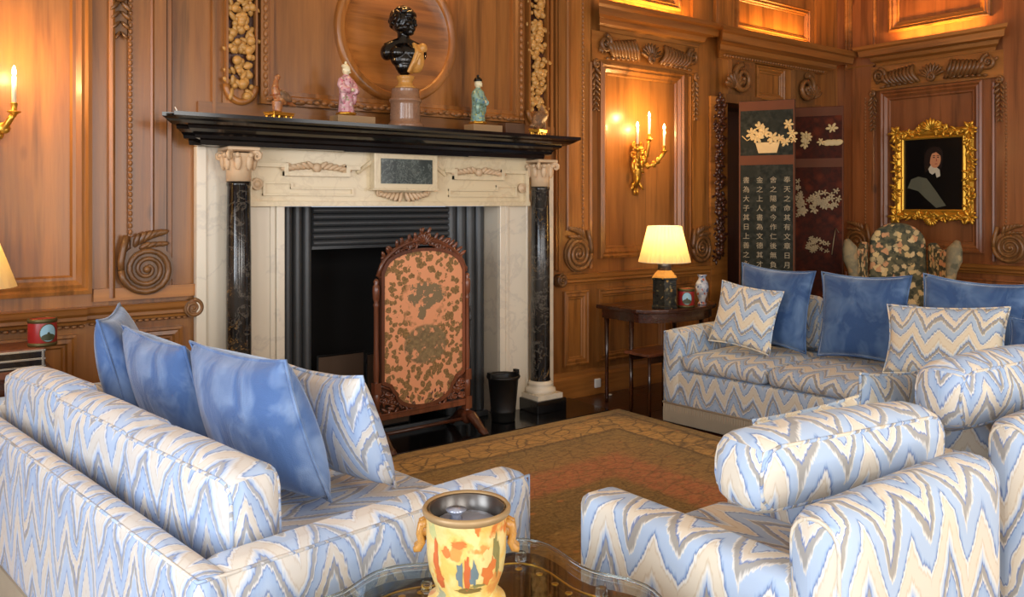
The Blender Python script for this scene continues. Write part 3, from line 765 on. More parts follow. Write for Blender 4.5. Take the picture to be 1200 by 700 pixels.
# columns
for cx in (CL, CR):
    col = MB()
    col.lathe([(.074, .215), (.074, .23), (.070, .245), (.0705, .7), (.069, 1.2), (.064, 1.60), (.068, 1.612), (.068, 1.63)], 32, (cx, CY, 0))
    co = fpart('column', col, M['portoro'])
    m = MB(); m.box(cx - .115, cx + .115, CY - .115, CY + .10, .10, .135)
    m.lathe([(.108, .135), (.113, .15), (.108, .168), (.092, .175), (.087, .188), (.092, .198), (.092, .206), (.082, .214), (.076, .222)], 32, (cx, CY, 0))
    fpart('column_base', m, M['marble'], co)
    m = MB(); m.box(cx - .135, cx + .135, CY - .135, CY + .10, .012, .10); fpart('column_plinth', m, M['marble_black'], co, mods=[BEV(.006)])
    m = MB()
    m.lathe([(.069, 1.632), (.069, 1.69), (.074, 1.70), (.088, 1.77), (.098, 1.79)], 24, (cx, CY, 0))
    for k in range(4):
        m2 = R(45 + 90*k); ca, sa = math.cos(m2), math.sin(m2)
        px, py = cx + .112*ca, CY + .112*sa
        pts = [(px - ca*.026*(1-.8*f/12)*math.cos(f*.9) , py - sa*.026*(1-.8*f/12)*math.cos(f*.9), 1.775 + .028*(1-.8*f/12)*math.sin(f*.9)) for f in range(13)]
        m.tube(pts, [.013 - .0006*f for f in range(13)], 6)
        m.tube([(cx + .07*ca, CY + .07*sa, 1.80), (px, py, 1.806)], .012, 6)
    for k in range(8):
        an = R(22.5 + 45*k)
        m.ell((cx + .086*math.cos(an), CY + .086*math.sin(an), 1.74), (.016*math.cos(an), .016*math.sin(an), .012), (-.022*math.sin(an), .022*math.cos(an), 0), (.0, 0, .045), 8, 6)
        m.ball((cx + .098*math.cos(an), CY + .098*math.sin(an), 1.778), .016, 8, 6)
    m.lathe([(.10, 1.80), (.128, 1.808), (.128, 1.822), (.11, 1.828)], 4, (cx, CY, 0), a0=R(45), smooth=False)
    fpart('capital', m, M['capital'], co)
# black marble shelf with a forward break
SH = [(G, 1.83), (.13, 1.83), (.135, 1.855), (.17, 1.862), (.175, 1.88), (.19, 1.895), (.22, 1.91), (.225, 1.925), (.26, 1.932), (.285, 1.945), (.30, 1.955), (.32, 1.965), (.32, 1.985), (G, 1.985)]
class FW:
    def p(s, a, d, z): return (a, WY - d, z)
m = MB(); hmould(m, FW(), 1.47, 3.72, SH)
hmould(m, FW(), 1.585, 3.605, [(d + .075 if d > .01 else d, z - (.001 if z < 1.84 else -.001)) for d, z in SH])
hmould(m, FW(), HX - .27, HX + .27, [(G, 1.825), (.19, 1.825), (.20, 1.87), (.22, 1.878), (.22, 1.90), (G, 1.90)])
fpart('mantel_shelf', m, M['marble_black'])
# iron register grate
for x0, x1 in ((1.90, 2.155), (3.165, 3.49)):
    m = MB(); k = 4; w = (x1 - x0)/k
    for i in range(k):
        xx = x0 + i*w
        m.grid([[(xx + w*(.5 - .5*math.cos(R(t))), WY + .105 - .035*math.sin(R(t)), z) for t in range(0, 181, 15)] for z in (.012, 1.488)])
    fpart('reeded_side', m, M['iron'])
m = MB(); n = 6; h = (1.485 - 1.235)/n
for i in range(n):
    z = 1.235 + i*h
    m.grid([[(x, WY + .09 - .03*math.sin(R(t)), z + h*(.5 - .5*math.cos(R(t)))) for t in range(0, 181, 15)] for x in (2.155, 3.165)])
m.box(2.155, 3.165, WY + .09, WY + .12, 1.215, 1.485)
fpart('reeded_lintel', m, M['iron'])
m = MB()
m.box(2.12, 3.2, WY + .62, WY + .66, .0, 1.4); m.box(2.12, 2.16, WY + .12, WY + .66, 0, 1.4); m.box(3.16, 3.2, WY + .12, WY + .66, 0, 1.4); m.box(2.12, 3.2, WY + .12, WY + .66, 1.235, 1.4)
fpart('firebox', m, M['soot'])
m = MB()
for i in range(9): m.tube([(2.35 + .09*i, WY + .30, .12), (2.35 + .09*i, WY + .30, .34)], .008, 6)
m.tube([(2.3, WY + .30, .12), (3.1, WY + .30, .12)], .01, 6); m.tube([(2.3, WY + .30, .34), (3.1, WY + .30, .34)], .01, 6)
fpart('fire_basket', m, M['soot'])
m = MB(); m.box(1.465, 4.20, 4.352, WY - .01, .001, .012); m.box(1.92, 3.47, WY - .01, WY + .62, .001, .012); fpart('hearth_slab', m, M['marble_black'], mods=[BEV(.003)])
m = MB(); m.box(2.0, 3.40, WY - .088, WY - .065, .012, .05); fpart('hearth_kerb', m, M['iron'], mods=[BEV(.005)])

# ------------------------------------------------------------------ fire screen
sx, sy = 2.725, 4.525
fs = thing('fire_screen', 'carved walnut fire screen with flowered salmon embroidered panel before the hearth', 'fire screen', (sx, sy, .016), R(3))
W2 = .345
def post(s):
    m = MB(); x = s*W2
    m.lathe([(.022, .20), (.022, .34), (.014, .35), (.022, .365), (.014, .38), (.016, .42), (.019, .50), (.015, .62), (.015, .86), (.019, .875), (.013, .89), (.021, .91), (.023, .96), (.021, .99), (.013, 1.0), (.018, 1.015), (.012, 1.03), (.0, 1.035)], 16, (x, 0, 0))
    m.box(x - .024, x + .024, -.024, .024, .14, .22); m.box(x - .022, x + .022, -.022, .022, .33, .40)
    m.lathe([(.018, .06), (.024, .09), (.016, .12), (.024, .14)], 12, (x, 0, 0))
    return m
for s in (-1, 1):
    p = post(s).build('post', M['walnut'], fs)
    m = MB()
    for q in (-1, 1):
        pts = [(s*W2, q*.02, .10), (s*W2, q*.06, .095), (s*W2, q*.10, .07), (s*W2, q*.14, .042), (s*W2, q*.165, .03)]
        m.tube(pts, [.034, .036, .032, .026, .022], 10)
        m.ball((s*W2, q*.168, .022), (.03, .034, .022), 12, 8)
        for k in (-1, 0, 1): m.ball((s*W2 + k*.016, q*.192, .012), (.009, .018, .012), 8, 6)
    m.ball((s*W2, 0, .085), (.045, .05, .05), 12, 8)
    m.build('foot', M['walnut_dark'], fs, mods=[REM(.005), SMO(2)])
# embroidered panel with a flat-arched head and a cusped foot
def outline(w=.30, grow=0):
    P = [(-w, .40)]
    P += [(-w, 1.06)]
    for t in range(165, 14, -10): P.append((w*1.0*math.cos(R(t))*.96, 1.06 + .135*math.sin(R(t))**.8))
    P += [(w, 1.06), (w, .40), (w - .055, .375), (w - .075, .34)]
    for t in range(0, -181, -12): P.append(((w - .095)*math.cos(R(t)), .32 + .10*math.sin(R(t))))
    P += [(-w + .075, .34), (-w + .055, .375)]
    if grow:
        cx, cz = 0, .75
        P = [(cx + (x - cx)*(1 + grow/.30), cz + (z - cz)*(1 + grow/.45)) for x, z in P]
    return P
m = MB(); m.prism(outline(), lambda a, b, d: (a, d, b), -.012, .012); m.build('embroidered_panel', M['embroidery'], fs)
m = MB(); O, I = outline(grow=.016), outline(grow=-.004)
m.grid([[(x, d, z) for x, z in P] for P, d in ((I, -.013), (I, -.019), (O, -.019), (O, .019), (I, .019), (I, .013))], closed_v=True, smooth=False); m.build('panel_frame', M['walnut'], fs)
m = MB()
class SW:
    def p(s, a, d, z): return (a, -d, z)
    def v(s, a, d, z): return (a, -d, z)
sw = SW(); rnd = random.Random(4)
# pierced cresting
top = []
for i in range(25):
    f = -1 + 2*i/24; top.append((f*.335, 1.045 + .215*math.sqrt(max(0, 1 - (f)**2))**1.2 + (.03 if abs(f) < .12 else 0)))
m.tube([(x, 0, z) for x, z in top], .013, 8)
for i in range(2, 23):
    x, z = top[i]; f = x/.335
    spiral(m, sw, x*.95, z - .026 + rnd.uniform(-.012, .018), .036, 1.5, 0, .0095, 1 if x < 0 else -1, R(rnd.uniform(0, 360)), 20)
    leaf(m, sw, x, z - .004, math.atan2(z - .8, x) + rnd.uniform(-.7, .7), .062, .026, .004, .010)
for i in range(7): leaf(m, sw, 0, 1.235, R(30 + 20*i), .075, .02, .006, .012)
for s in (-1, 1):
    for k in range(4): spiral(m, sw, s*(.32 - .012*k), 1.06 + .03*k, .022, 1.3, 0, .009, s, R(60*k), 18)
m.build('cresting', M['walnut'], fs)
m = MB(); P = []
for i in range(21):
    f = -1 + 2*i/20; P.append((f*.315, 1.055 + .125*math.sqrt(max(0, 1 - f*f))))
m.prism(P + [(x, 1.04 + .07*math.sqrt(max(0, 1 - (x/.33)**2))) for x, z in P[::-1]], lambda a, b, d: (a, d, b), -.010, .010); m.build('arched_rail', M['walnut_dark'], fs)
# dark board behind the lower carving, pierced apron, rails
m = MB(); Q = [(-.32, .40), (-.25, .36)] + [(.22*math.cos(R(t)), .30 + .10*math.sin(R(t))) for t in range(180, 361, 12)] + [(.25, .36), (.32, .40), (.32, .23), (-.32, .23)]
Q = [(-.325, .385), (-.255, .335)] + [(.215*math.cos(R(t)), .305 + .115*math.sin(R(t))) for t in range(180, 361, 12)] + [(.255, .335), (.325, .385)]
low = [(-.325, .30), (-.27, .285)] + [(.20*math.cos(R(t)), .285 + .055*math.sin(R(t))) for t in range(180, 361, 12)] + [(.27, .285), (.325, .30)]
rows = [[(x, .006, z) for x, z in Q], [(x, .006, z) for x, z in low]]
m.grid(rows, smooth=False); rows = [[(x, .014, z) for x, z in Q], [(x, .014, z) for x, z in low]]; m.grid(rows, smooth=False); m.build('shaped_rail', M['walnut_dark'], fs)
m = MB()
for i in range(30):
    x = -.31 + .62*i/29; hgt = .055 + .085*(abs(x)/.32)**1.6
    for k in range(2 if abs(x) < .16 else 3):
        z = .215 + hgt*(k + .5)/ (2 if abs(x) < .16 else 3)
        if rnd.random() < .55: spiral(m, sw, x, z, .020, 1.4, .0, .0075, rnd.choice((-1, 1)), R(rnd.uniform(0, 360)), 18)
        else: leaf(m, sw, x, z, R(rnd.uniform(0, 360)), .05, .022, .004, .009)
m.tube([(x, 0, .235 + .10*(abs(x)/.32)**1.6 + .045) for x in [-.32 + .032*i for i in range(21)]], .009, 6)
m.build('pierced_apron', M['walnut'], fs)
m = MB(); m.box(-W2, W2, -.016, .016, .165, .205); m.box(-W2, W2, -.020, .020, .195, .207); m.build('bottom_rail', M['walnut'], fs, mods=[BEV(.004)])
m = MB(); m.tube([(-W2, 0, .075), (W2, 0, .075)], .012, 8); m.build('stretcher', M['walnut_dark'], fs)

# folding mesh fire guard inside the opening
fg = thing('fire_guard', 'low brown folding mesh fire guard behind the carved fire screen', 'fire guard', (2.17, WY + .035, .016))
m = MB(); m.box(0, .32, -.004, .004, .02, .52); m.build('mesh_panel', M['mesh'], fg)
m = MB(); m.box(.34, .66, -.004, .004, .02, .50); m.build('mesh_panel', M['mesh'], fg)
m = MB()
for x0, x1, z in ((0, .32, .53), (.34, .66, .51)):
    m.tube([(x0, 0, .0), (x0, 0, z), (x1, 0, z), (x1, 0, .0)], .007, 6); m.tube([(x0, 0, .02), (x1, 0, .02)], .006, 6)
for z in (.1, .3, .45): m.tube([(.325, -.008, z), (.335, -.008, z + .03)], .006, 6)
m.build('wire_frame', M['soot'], fg)

# coal bucket
cb = thing('coal_bucket', 'black iron bucket with rim beside the right marble jamb', 'bucket', (3.40, 4.585, .013))
m = MB(); m.lathe([(.078, .0), (.082, .01), (.084, .06), (.088, .065), (.088, .075), (.086, .08), (.106, .29), (.114, .293), (.118, .305), (.112, .315), (.106, .305), (.08, .02)], 32, (0, 0, 0)); m.build('body', M['coal_iron'], cb)
m = MB()
for s in (-1, 1): m.box(s*.112 - .012, s*.112 + .012, -.02, .02, .30, .34)
m.tube([(.114*math.cos(R(t)), -.06*math.sin(R(t)) , .325 + .012*math.sin(R(t))) for t in range(0, 181, 12)], .005, 6); m.build('handle', M['coal_iron'], cb)
# poker leaning on the jamb
pk = thing('poker', 'thin black iron poker standing against the grate', 'poker', (3.245, 4.74, .014))
m = MB(); m.tube([(0, 0, 0), (.008, .03, .50), (.011, .042, .68)], [.007, .006, .006], 8); m.build('rod', M['iron'], pk)
m = MB(); m.lathe([(.008, .0), (.014, .01), (.008, .02), (.012, .05), (.006, .08), (.012, .09), (.0, .102)], 12, (.011, .042, .68)); m.build('handle', M['iron'], pk)
# socket on the skirting and a scrap of paper
m = MB(); m.box(4.46, 4.52, 4.795, 4.813, .055, .125); so = tag(m.build('wall_socket', M['white'], mods=[BEV(.005)]), 'small white socket on the dark skirting right of the fireplace', 'socket')
m = MB(); m.softbox(4.49, 4.55, 4.70, 4.73, .001, .014, .006, 2); tag(m.build('cable_plug', M['white']), 'tiny white plug lying on the dark floor below the socket', 'plug')
# ------------------------------------------------------------------ seats
def fringe_sheet(m, pts, z0, z1, step=.018, amp=.007):
    """bullion fringe hanging along a path of (x, y) corners"""
    for (x0, y0), (x1, y1) in zip(pts, pts[1:]):
        L = math.hypot(x1-x0, y1-y0); n = max(2, int(L/step)*2); tx, ty = (x1-x0)/L, (y1-y0)/L; nx, ny = ty, -tx
        rows = [[], [], []]
        for i in range(n + 1):
            f = L*i/n; o = amp if i % 2 else -amp
            for r, z in zip(rows, (z1, (z0+z1)/2, z0)):
                k = 1.0 if z < z1 else .3
                r.append((x0 + tx*f + nx*(o*k), y0 + ty*f + ny*(o*k), z))
        m.grid(rows, smooth=False)
    for (x0, y0), (x1, y1) in zip(pts, pts[1:]): m.tube([(x0, y0, z1), (x1, y1, z1)], .006, 6)

def make_sofa(name, label, L, D, loc, rz, fab, ah=.64, bh=.64, aw=.155, bt=.125, ncush=3, group=None, side='y', cr=.05, fringe=True):
    t = thing(name, label, 'sofa', loc, rz, group)
    zb = .13
    m = MB(); m.softbox(bt, D - .01, aw*.5, L - aw*.5, zb, .37, .02, 10); m.build('seat_base', fab, t, weld=True)
    m = MB(); m.softbox(0, bt, 0, L, zb, bh, .035, 16, (.006, 0, .004)); m.build('back', fab, t, weld=True)
    for y0, y1, o in ((0, aw, 0), (L - aw, L, .09)):
        m = MB(); m.softbox(bt - .03, D, y0, y1, zb, ah, cr, 10, (.004, .006, .008), 'x', (o, 0), y0 > 0); m.build('arm', fab, t, weld=True)
    w = (L - 2*aw)/ncush
    for k in range(ncush):
        m = MB(); m.softbox(bt + .01, D + .005, aw + w*k + .004, aw + w*(k+1) - .004, .372, .485, .045, 10, (.010, .0, .012), 'y', (.03*k, 0), True); m.build('seat_cushion', fab, t, weld=True)
    m = MB()
    c = .29*.035; k = .29*cr
    m.tube([(D - k, k, zb + .02), (D - k, k, ah - k), (bt, k, ah - k), (.03, c, bh - c), (c, c, bh - c), (c, L - c, bh - c), (.03, L - c, bh - c), (bt, L - k, ah - k), (D - k, L - k, ah - k), (D - k, L - k, zb + .02)], .0048, 6)
    auto_uv(m.build('piping', fab, t))
    if fringe:
        m = MB(); fringe_sheet(m, [(.008, .008), (D - .008, .008), (D - .008, L - .008), (.008, L - .008), (.008, .008)], .012, zb + .01)
        m.build('fringe', M['fringe'], t)
    m = MB()
    return t
sofaA = make_sofa('sofa', 'flame stitch sofa seen from behind, with three bright blue velvet cushions in a row', 2.42, 1.12, (.565, 1.94, 0), R(7.5), M['flame_lit'], bt=.09)
sofaC = make_sofa('sofa', 'fringed flame stitch sofa standing in front of the tapestry wing chair and folding screen', 2.25, 1.0, (5.27, 4.02, 0), R(185), M['flame_shaded'])
def make_lounge(label, loc, rz):
    t = thing('armchair', label, 'armchair', loc, rz, None)
    fab = M['flame_near']; W, D = .84, .87; aw = .15
    m = MB(); m.softbox(.10, D - .02, aw*.5, W - aw*.5, .12, .36, .03, 8); m.build('seat_base', fab, t, weld=True)
    m = MB(); m.softbox(0, .165, 0, W, .12, .805, .078, 12, (.012, 0, .004), 'y'); m.build('back', fab, t, weld=True)
    for y0, y1, o in ((0, aw, .05), (W - aw, W, 0)):
        m = MB(); m.softbox(.13, D, y0, y1, .12, .635, .035, 10, (.0, .005, .006), 'x', (o, .1), y0 > 0); m.build('arm', fab, t, weld=True)
    m = MB(); m.softbox(.17, D + .0, aw + .004, W - aw - .004, .362, .475, .04, 10, (.012, 0, .012), 'y', (0, 0), True); m.build('seat_cushion', fab, t, weld=True)
    m = MB()
    c = .29*.078
    for y in (c, W - c):
        m = MB(); m.tube([(c, y, .14), (c, y, .60)] + [(.0825 - (.0825 - c)*math.cos(R(a)), y, .727 + (.078 - c + .002)*math.sin(R(a))) for a in range(0, 181, 20)] + [(.165 - c, y, .66)], .0048, 6); auto_uv(m.build('piping', fab, t))
    m = MB(); fringe_sheet(m, [(.008, .008), (D - .008, .008), (D - .008, W - .008), (.008, W - .008), (.008, .008)], .012, .13); m.build('fringe', M['fringe'], t)
    return t
chB = make_lounge('flame stitch armchair with rounded back in the near corner beside the glass table', (2.50, 1.0, 0), R(90))
chB2 = make_lounge('flame stitch armchair with rounded back, cut by the frame beyond the near armchair', (3.72, 1.08, 0), R(90))

# ------------------------------------------------------------------ cushions
def pillow_mb(w, h, t, n=18, ears=.10, uvo=(0, 0), sag=.0, chop=0):
    m = MB()
    for sg in (1, -1):
        rows, uvs = [], []
        for j in range(n + 1):
            v = -1 + 2*j/n; v = math.copysign(abs(v)**.85, v); row, ur = [], []
            for i in range(n + 1):
                u = -1 + 2*i/n; u = math.copysign(abs(u)**.85, u)
                x = w/2*u*(1 - ears*(1 - v*v)*abs(u)**2); y = h/2*v*(1 - ears*(1 - u*u)*abs(v)**2)
                z = sg*t/2*max(0, (1 - u*u)*(1 - v*v))**.42*(1 - sag*v)
                if chop: y -= chop*h*math.exp(-(u/.35)**2)*max(0, v)**2
                row.append((x, y + h/2, z)); ur.append((u*w/2 + uvo[0], v*h/2 + (.03*sg) + uvo[1]))
            rows.append(row); uvs.append(ur)
        if sg < 0: rows, uvs = [r[::-1] for r in rows], [r[::-1] for r in uvs]
        m.grid(rows, uvs=uvs)
    return m
def edge_tube(w, h, ears, r=.006, chop=0):
    P = []
    k = 14
    for s in range(4):
        for i in range(k):
            f = -1 + 2*i/k
            u, v = ((f, -1), (1, f), (-f, 1), (-1, -f))[s]
            x = w/2*u*(1 - ears*(1 - v*v)*abs(u)**2); y = h/2*v*(1 - ears*(1 - u*u)*abs(v)**2)
            if chop: y -= chop*h*math.exp(-(u/.35)**2)*max(0, v)**2
            P.append((x, y + h/2, 0))
    m = MB(); m.tube(P, r, 6, closed=True); return m
def set_on(o, loc, heading, lean=0, roll=0):
    """stand a cushion (local x across, y up, z to its front) at loc"""
    o.matrix_world = Matrix.Translation(loc) @ Matrix.Rotation(heading, 4, 'Z') @ Matrix.Rotation(R(90) - lean, 4, 'X') @ Matrix.Rotation(roll, 4, 'Z')
def pillow(name, label, w, h, t, mat, loc, heading, lean=0, roll=0, group=None, ears=.10, uvo=(0,0), sag=.15, chop=0, cat='cushion'):
    o = pillow_mb(w, h, t, ears=ears, uvo=uvo, sag=sag, chop=chop).build(name, mat, weld=True)
    p = auto_uv(edge_tube(w, h, ears, .006, chop).build('piping', mat, o))
    tag(o, label, cat, group)
    set_on(o, (loc[0], loc[1], loc[2] + w/2*abs(math.sin(roll)) + .008), heading, lean, roll)
    return o
def boxcush(label, w, h, t, mat, loc, heading, lean=0, roll=0, group=None, uvo=(0,0), r=.05, puff=False):
    m = MB(); m.softbox(-w/2, w/2, 0, h, -t/2, t/2, r, 12, (.006, .022 if puff else .018, .014 if puff else .010), 'x', uvo, False, 'y')
    # fabric runs up the broad faces
    o = m.build('back_cushion', mat, weld=True)
    k = .29*r; q = r*.9
    for zz in (-t/2 + k, t/2 - k):
        P = []
        for sx_, sy_, a0 in ((1, 0, -90), (1, 1, 0), (-1, 1, 90), (-1, 0, 180)):
            for a in (0, 30, 60, 90):
                an = R(a0 + a); P.append((sx_*(w/2 - k - q) + q*math.cos(an), (h - k - q if sy_ else k + q) + q*math.sin(an), zz))
        m = MB(); m.tube(P, .0055, 6, closed=True); auto_uv(m.build('piping', mat, o))
    tag(o, label, 'cushion', group); set_on(o, (loc[0], loc[1], loc[2] + w/2*abs(math.sin(roll)) + .012), heading, lean, roll); return o
def on(root, x, y, z):
    rz = root.rotation_euler[2]; c, s = math.cos(rz), math.sin(rz)
    return (root.location[0] + c*x - s*y, root.location[1] + s*x + c*y, z)
FA = R(97.5)      # cushions on the left sofa face +X
g1 = 'back cushions of the left sofa'
ZS = .502
boxcush('flame stitch back cushion nearest the yellow cachepot on the left sofa', .66, .275, .17, M['flame_lit'], on(sofaA, .242, .52, ZS), FA + R(3.5), R(3), R(1), g1, (.04, 0), .05, True)
boxcush('middle flame stitch back cushion on the left sofa back', .65, .265, .17, M['flame_lit'], on(sofaA, .242, 1.225, ZS), FA + R(4), R(3), R(2), g1, (.31, .1), .05, True)
boxcush('flame stitch back cushion at the far end of the left sofa by the red tin', .64, .275, .17, M['flame_lit'], on(sofaA, .240, 1.91, ZS), FA + R(3), R(3), R(-1), g1, (.55, .2), .05, True)
g2 = 'blue velvet cushions on the left sofa'
pillow('cushion', 'largest bright blue velvet cushion beside the loose patterned cushion on the left sofa', .72, .50, .25, M['velvet'], on(sofaA, .665, .84, ZS), FA, R(18), R(-2), g2)
pillow('cushion', 'middle blue velvet cushion of the three on the left sofa', .62, .48, .22, M['velvet'], on(sofaA, .665, 1.57, ZS), FA, R(20), R(2), g2)
pillow('cushion', 'creased blue velvet cushion farthest along the left sofa below the carved scroll', .48, .52, .20, M['velvet'], on(sofaA, .64, 2.025, ZS), FA - R(30), R(15), R(2), g2)
pillow('cushion', 'loose flame stitch cushion leaning against the large blue velvet cushion', .48, .415, .17, M['flame_lit'], on(sofaA, .89, .68, ZS), FA + R(2), R(18), R(-3), None, .09, (.09, .05))
# far sofa
FC = R(275)     # cushions on the far sofa face -X
g3 = 'blue velvet cushions on the far sofa'
for k, (y, lb) in enumerate(((.48, 'zigzag back cushion hidden behind the small pale cushion of the far sofa'), (1.125, 'zigzag back cushion just showing between the two shaded blue velvet cushions'), (1.775, 'zigzag back cushion behind the wide patterned cushion of the far sofa'))):
    boxcush(lb, .59, .35, .11, M['flame_shaded'], on(sofaC, .222, y, ZS), FC, R(2), 0, 'back cushions of the far sofa', (.2*k, 0), .04)
pillow('cushion', 'shaded blue velvet cushion behind the small pale zigzag cushion on the far sofa', .56, .55, .15, M['velvet_shaded'], on(sofaC, .47, .505, ZS), FC, R(8), R(-3), g3)
pillow('cushion', 'shaded blue velvet square cushion standing alone in the middle of the far sofa', .58, .55, .16, M['velvet_shaded'], on(sofaC, .47, 1.155, ZS), FC, R(8), R(1), g3)
pillow('cushion', 'small pale zigzag cushion leaning on the arm end of the far sofa', .46, .43, .13, M['flame_small'], on(sofaC, .72, .43, ZS), FC + R(4), R(15), R(-6), None, .09)
pillow('cushion', 'wide zigzag cushion below the blue velvet cushion cut by the frame', .66, .41, .15, M['flame_small'], on(sofaC, .71, 1.73, ZS), FC, R(18), R(4), None, .09, (.1, 0))
pillow('cushion', 'shaded blue velvet cushion leaning behind the wide zigzag cushion near the portrait wall', .58, .55, .15, M['velvet_shaded'], on(sofaC, .47, 1.765, ZS), FC, R(8), R(-3), g3)
pillow('cushion', 'small blue velvet cushion on the far sofa arm beside the wide zigzag cushion', .30, .22, .09, M['velvet_shaded'], on(sofaC, .66, 2.185, .652), FC, R(5), R(-3), g3)
# near armchairs
boxcush('long flame stitch cushion lying across the near armchair', .84, .205, .20, M['flame_near'], (2.21, 1.355, .655), R(180 - 6), R(1), R(1), None, (0, .1), .07)
pillow('cushion', 'cream flame stitch cushion showing its corner behind the long cushion', .54, .17, .12, M['flame_small'], (2.41, 1.58, .655), R(180 - 4), R(4), R(-1), None, .1)
boxcush('plump flame stitch cushion on the farther armchair, cut by the frame', .80, .25, .22, M['flame_near'], (3.46, 1.45, .655), R(180 - 5), R(1), 0, None, (.3, .2), .09)
pillow('cushion', 'shaded flame stitch cushion in the seat of the farther armchair', .46, .30, .13, M['flame_shaded'], (3.305, 1.80, .49), R(180 - 6), R(6), R(4), None, .1, (.1, 0))
# ------------------------------------------------------------------ mantel ornaments
MZ = 1.9865
# bust
bu = thing('bust', 'black bronze bust with ochre marble drapery on the mantelpiece pedestal, head turned right', 'bust', (2.635, 4.615, MZ + .349), R(-18))
m = MB()
hz = .325; HT = R(40)
def B(c, r): m.ball(c, r, 16, 12)
def H(c, r):      # a lump of the head, which is turned on the neck
    ca, sa = math.cos(HT), math.sin(HT); x, y, z = c
    m.ell((x*ca - y*sa, x*sa + y*ca, z), (r[0]*ca, r[0]*sa, 0), (-r[1]*sa, r[1]*ca, 0), (0, 0, r[2]), 16, 12)
H((0, .010, hz + .008), (.066, .082, .080)); H((0, -.030, hz - .030), (.050, .050, .054)); H((0, -.050, hz - .070), (.026, .026, .020))
H((0, -.086, hz - .012), (.010, .015, .024)); H((0, -.093, hz - .027), (.014, .012, .009))
for s in (-1, 1):
    H((s*.026, -.064, hz + .012), (.019, .013, .008)); H((s*.032, -.056, hz - .022), (.018, .018, .018)); H((s*.067, .008, hz - .012), (.008, .016, .024))
    H((s*.052, .0, hz - .045), (.018, .036, .02))
H((0, -.078, hz - .048), (.019, .010, .005)); H((0, -.076, hz - .058), (.016, .010, .006)); H((0, -.055, hz + .040), (.05, .03, .03))
m.tube([(0, .014, hz - .04), (0, .014, hz - .09), (0, .012, hz - .14), (0, .008, .15)], [.042, .040, .046, .07], 16)
for s in (-1, 1):
    m.tube([(s*.015, .01, .205), (s*.06, .012, .180), (s*.105, .012, .150)], [.030, .036, .044], 12); B((s*.108, .010, .130), (.042, .050, .052))
    B((s*.045, -.040, .125), (.052, .036, .040))
B((0, -.004, .130), (.105, .062, .060)); B((0, -.014, .085), (.090, .056, .060)); B((0, -.016, .045), (.062, .048, .050)); B((0, -.008, .015), (.045, .042, .030))
body = m.build('figure', M['bronze'], bu, mods=[REM(.0045), SMO(3)])
m = MB(); rnd = random.Random(5)
for i in range(240):
    a = rnd.uniform(0, 2*math.pi); e = rnd.uniform(-.35, 1.0)
    x, y, z = math.cos(a)*math.cos(e*1.5), math.sin(a)*math.cos(e*1.5), math.sin(e*1.5)
    if y < -.30 and z < .50: continue
    q = rnd.uniform(.011, .017); H((.068*x, .010 + .084*y, hz + .010 + .084*z), (q, q, q))
m.build('curly_hair', M['bronze'], body, mods=[REM(.005), SMO(2)])
m = MB()
for i in range(8):
    f = i/7; m.tube([(.055 + .060*f, -.030 + .045*f, .190 - .015*f), (.070 + .050*f, -.072 + .060*f, .13), (.045 + .045*f, -.068 + .055*f, .06), (.014 + .03*f, -.055 + .05*f, .0)], [.012, .017, .016, .010], 8)
m.ball((.118, -.012, .165), (.032, .040, .034)); m.ball((.075, -.022, .085), (.055, .045, .085))
m.build('drapery', M['ochre'], bu, mods=[REM(.005), SMO(2)])
pd = thing('pedestal', 'turned brown and ochre marble pedestal under the black bust', 'pedestal', (2.648, 4.62, MZ), 0)
m = MB(); m.lathe([(.118, 0), (.118, .022), (.108, .03), (.096, .045), (.098, .06), (.094, .15), (.098, .165), (.104, .17), (.104, .185), (.092, .19), (.088, .245), (.090, .25)], 28, (0, 0, 0)); m.build('drum', M['pinkmarble'], pd)
m = MB(); m.lathe([(.064, .252), (.068, .258), (.06, .268), (.048, .28), (.046, .30), (.056, .315), (.058, .332), (.05, .334)], 24, (0, 0, 0)); m.build('socle', M['ochre'], pd)

def block(label, x, y, w, d, h, mat):
    m = MB(); m.box(x - w/2, x + w/2, y - d/2, y + d/2, MZ, MZ + h); return tag(m.build('display_block', mat, mods=[BEV(.003)]), label, 'block')
block('pale wooden block under the pink robed figurine on the mantelpiece', 2.29, 4.64, .25, .12, .055, M['beige'])
block('pale wooden block under the turquoise robed figurine on the mantelpiece', 3.27, 4.64, .24, .12, .058, M['beige'])
block('brown wooden block between the turquoise figurine and the brown bird', 3.555, 4.70, .17, .10, .09, M['brown_block'])

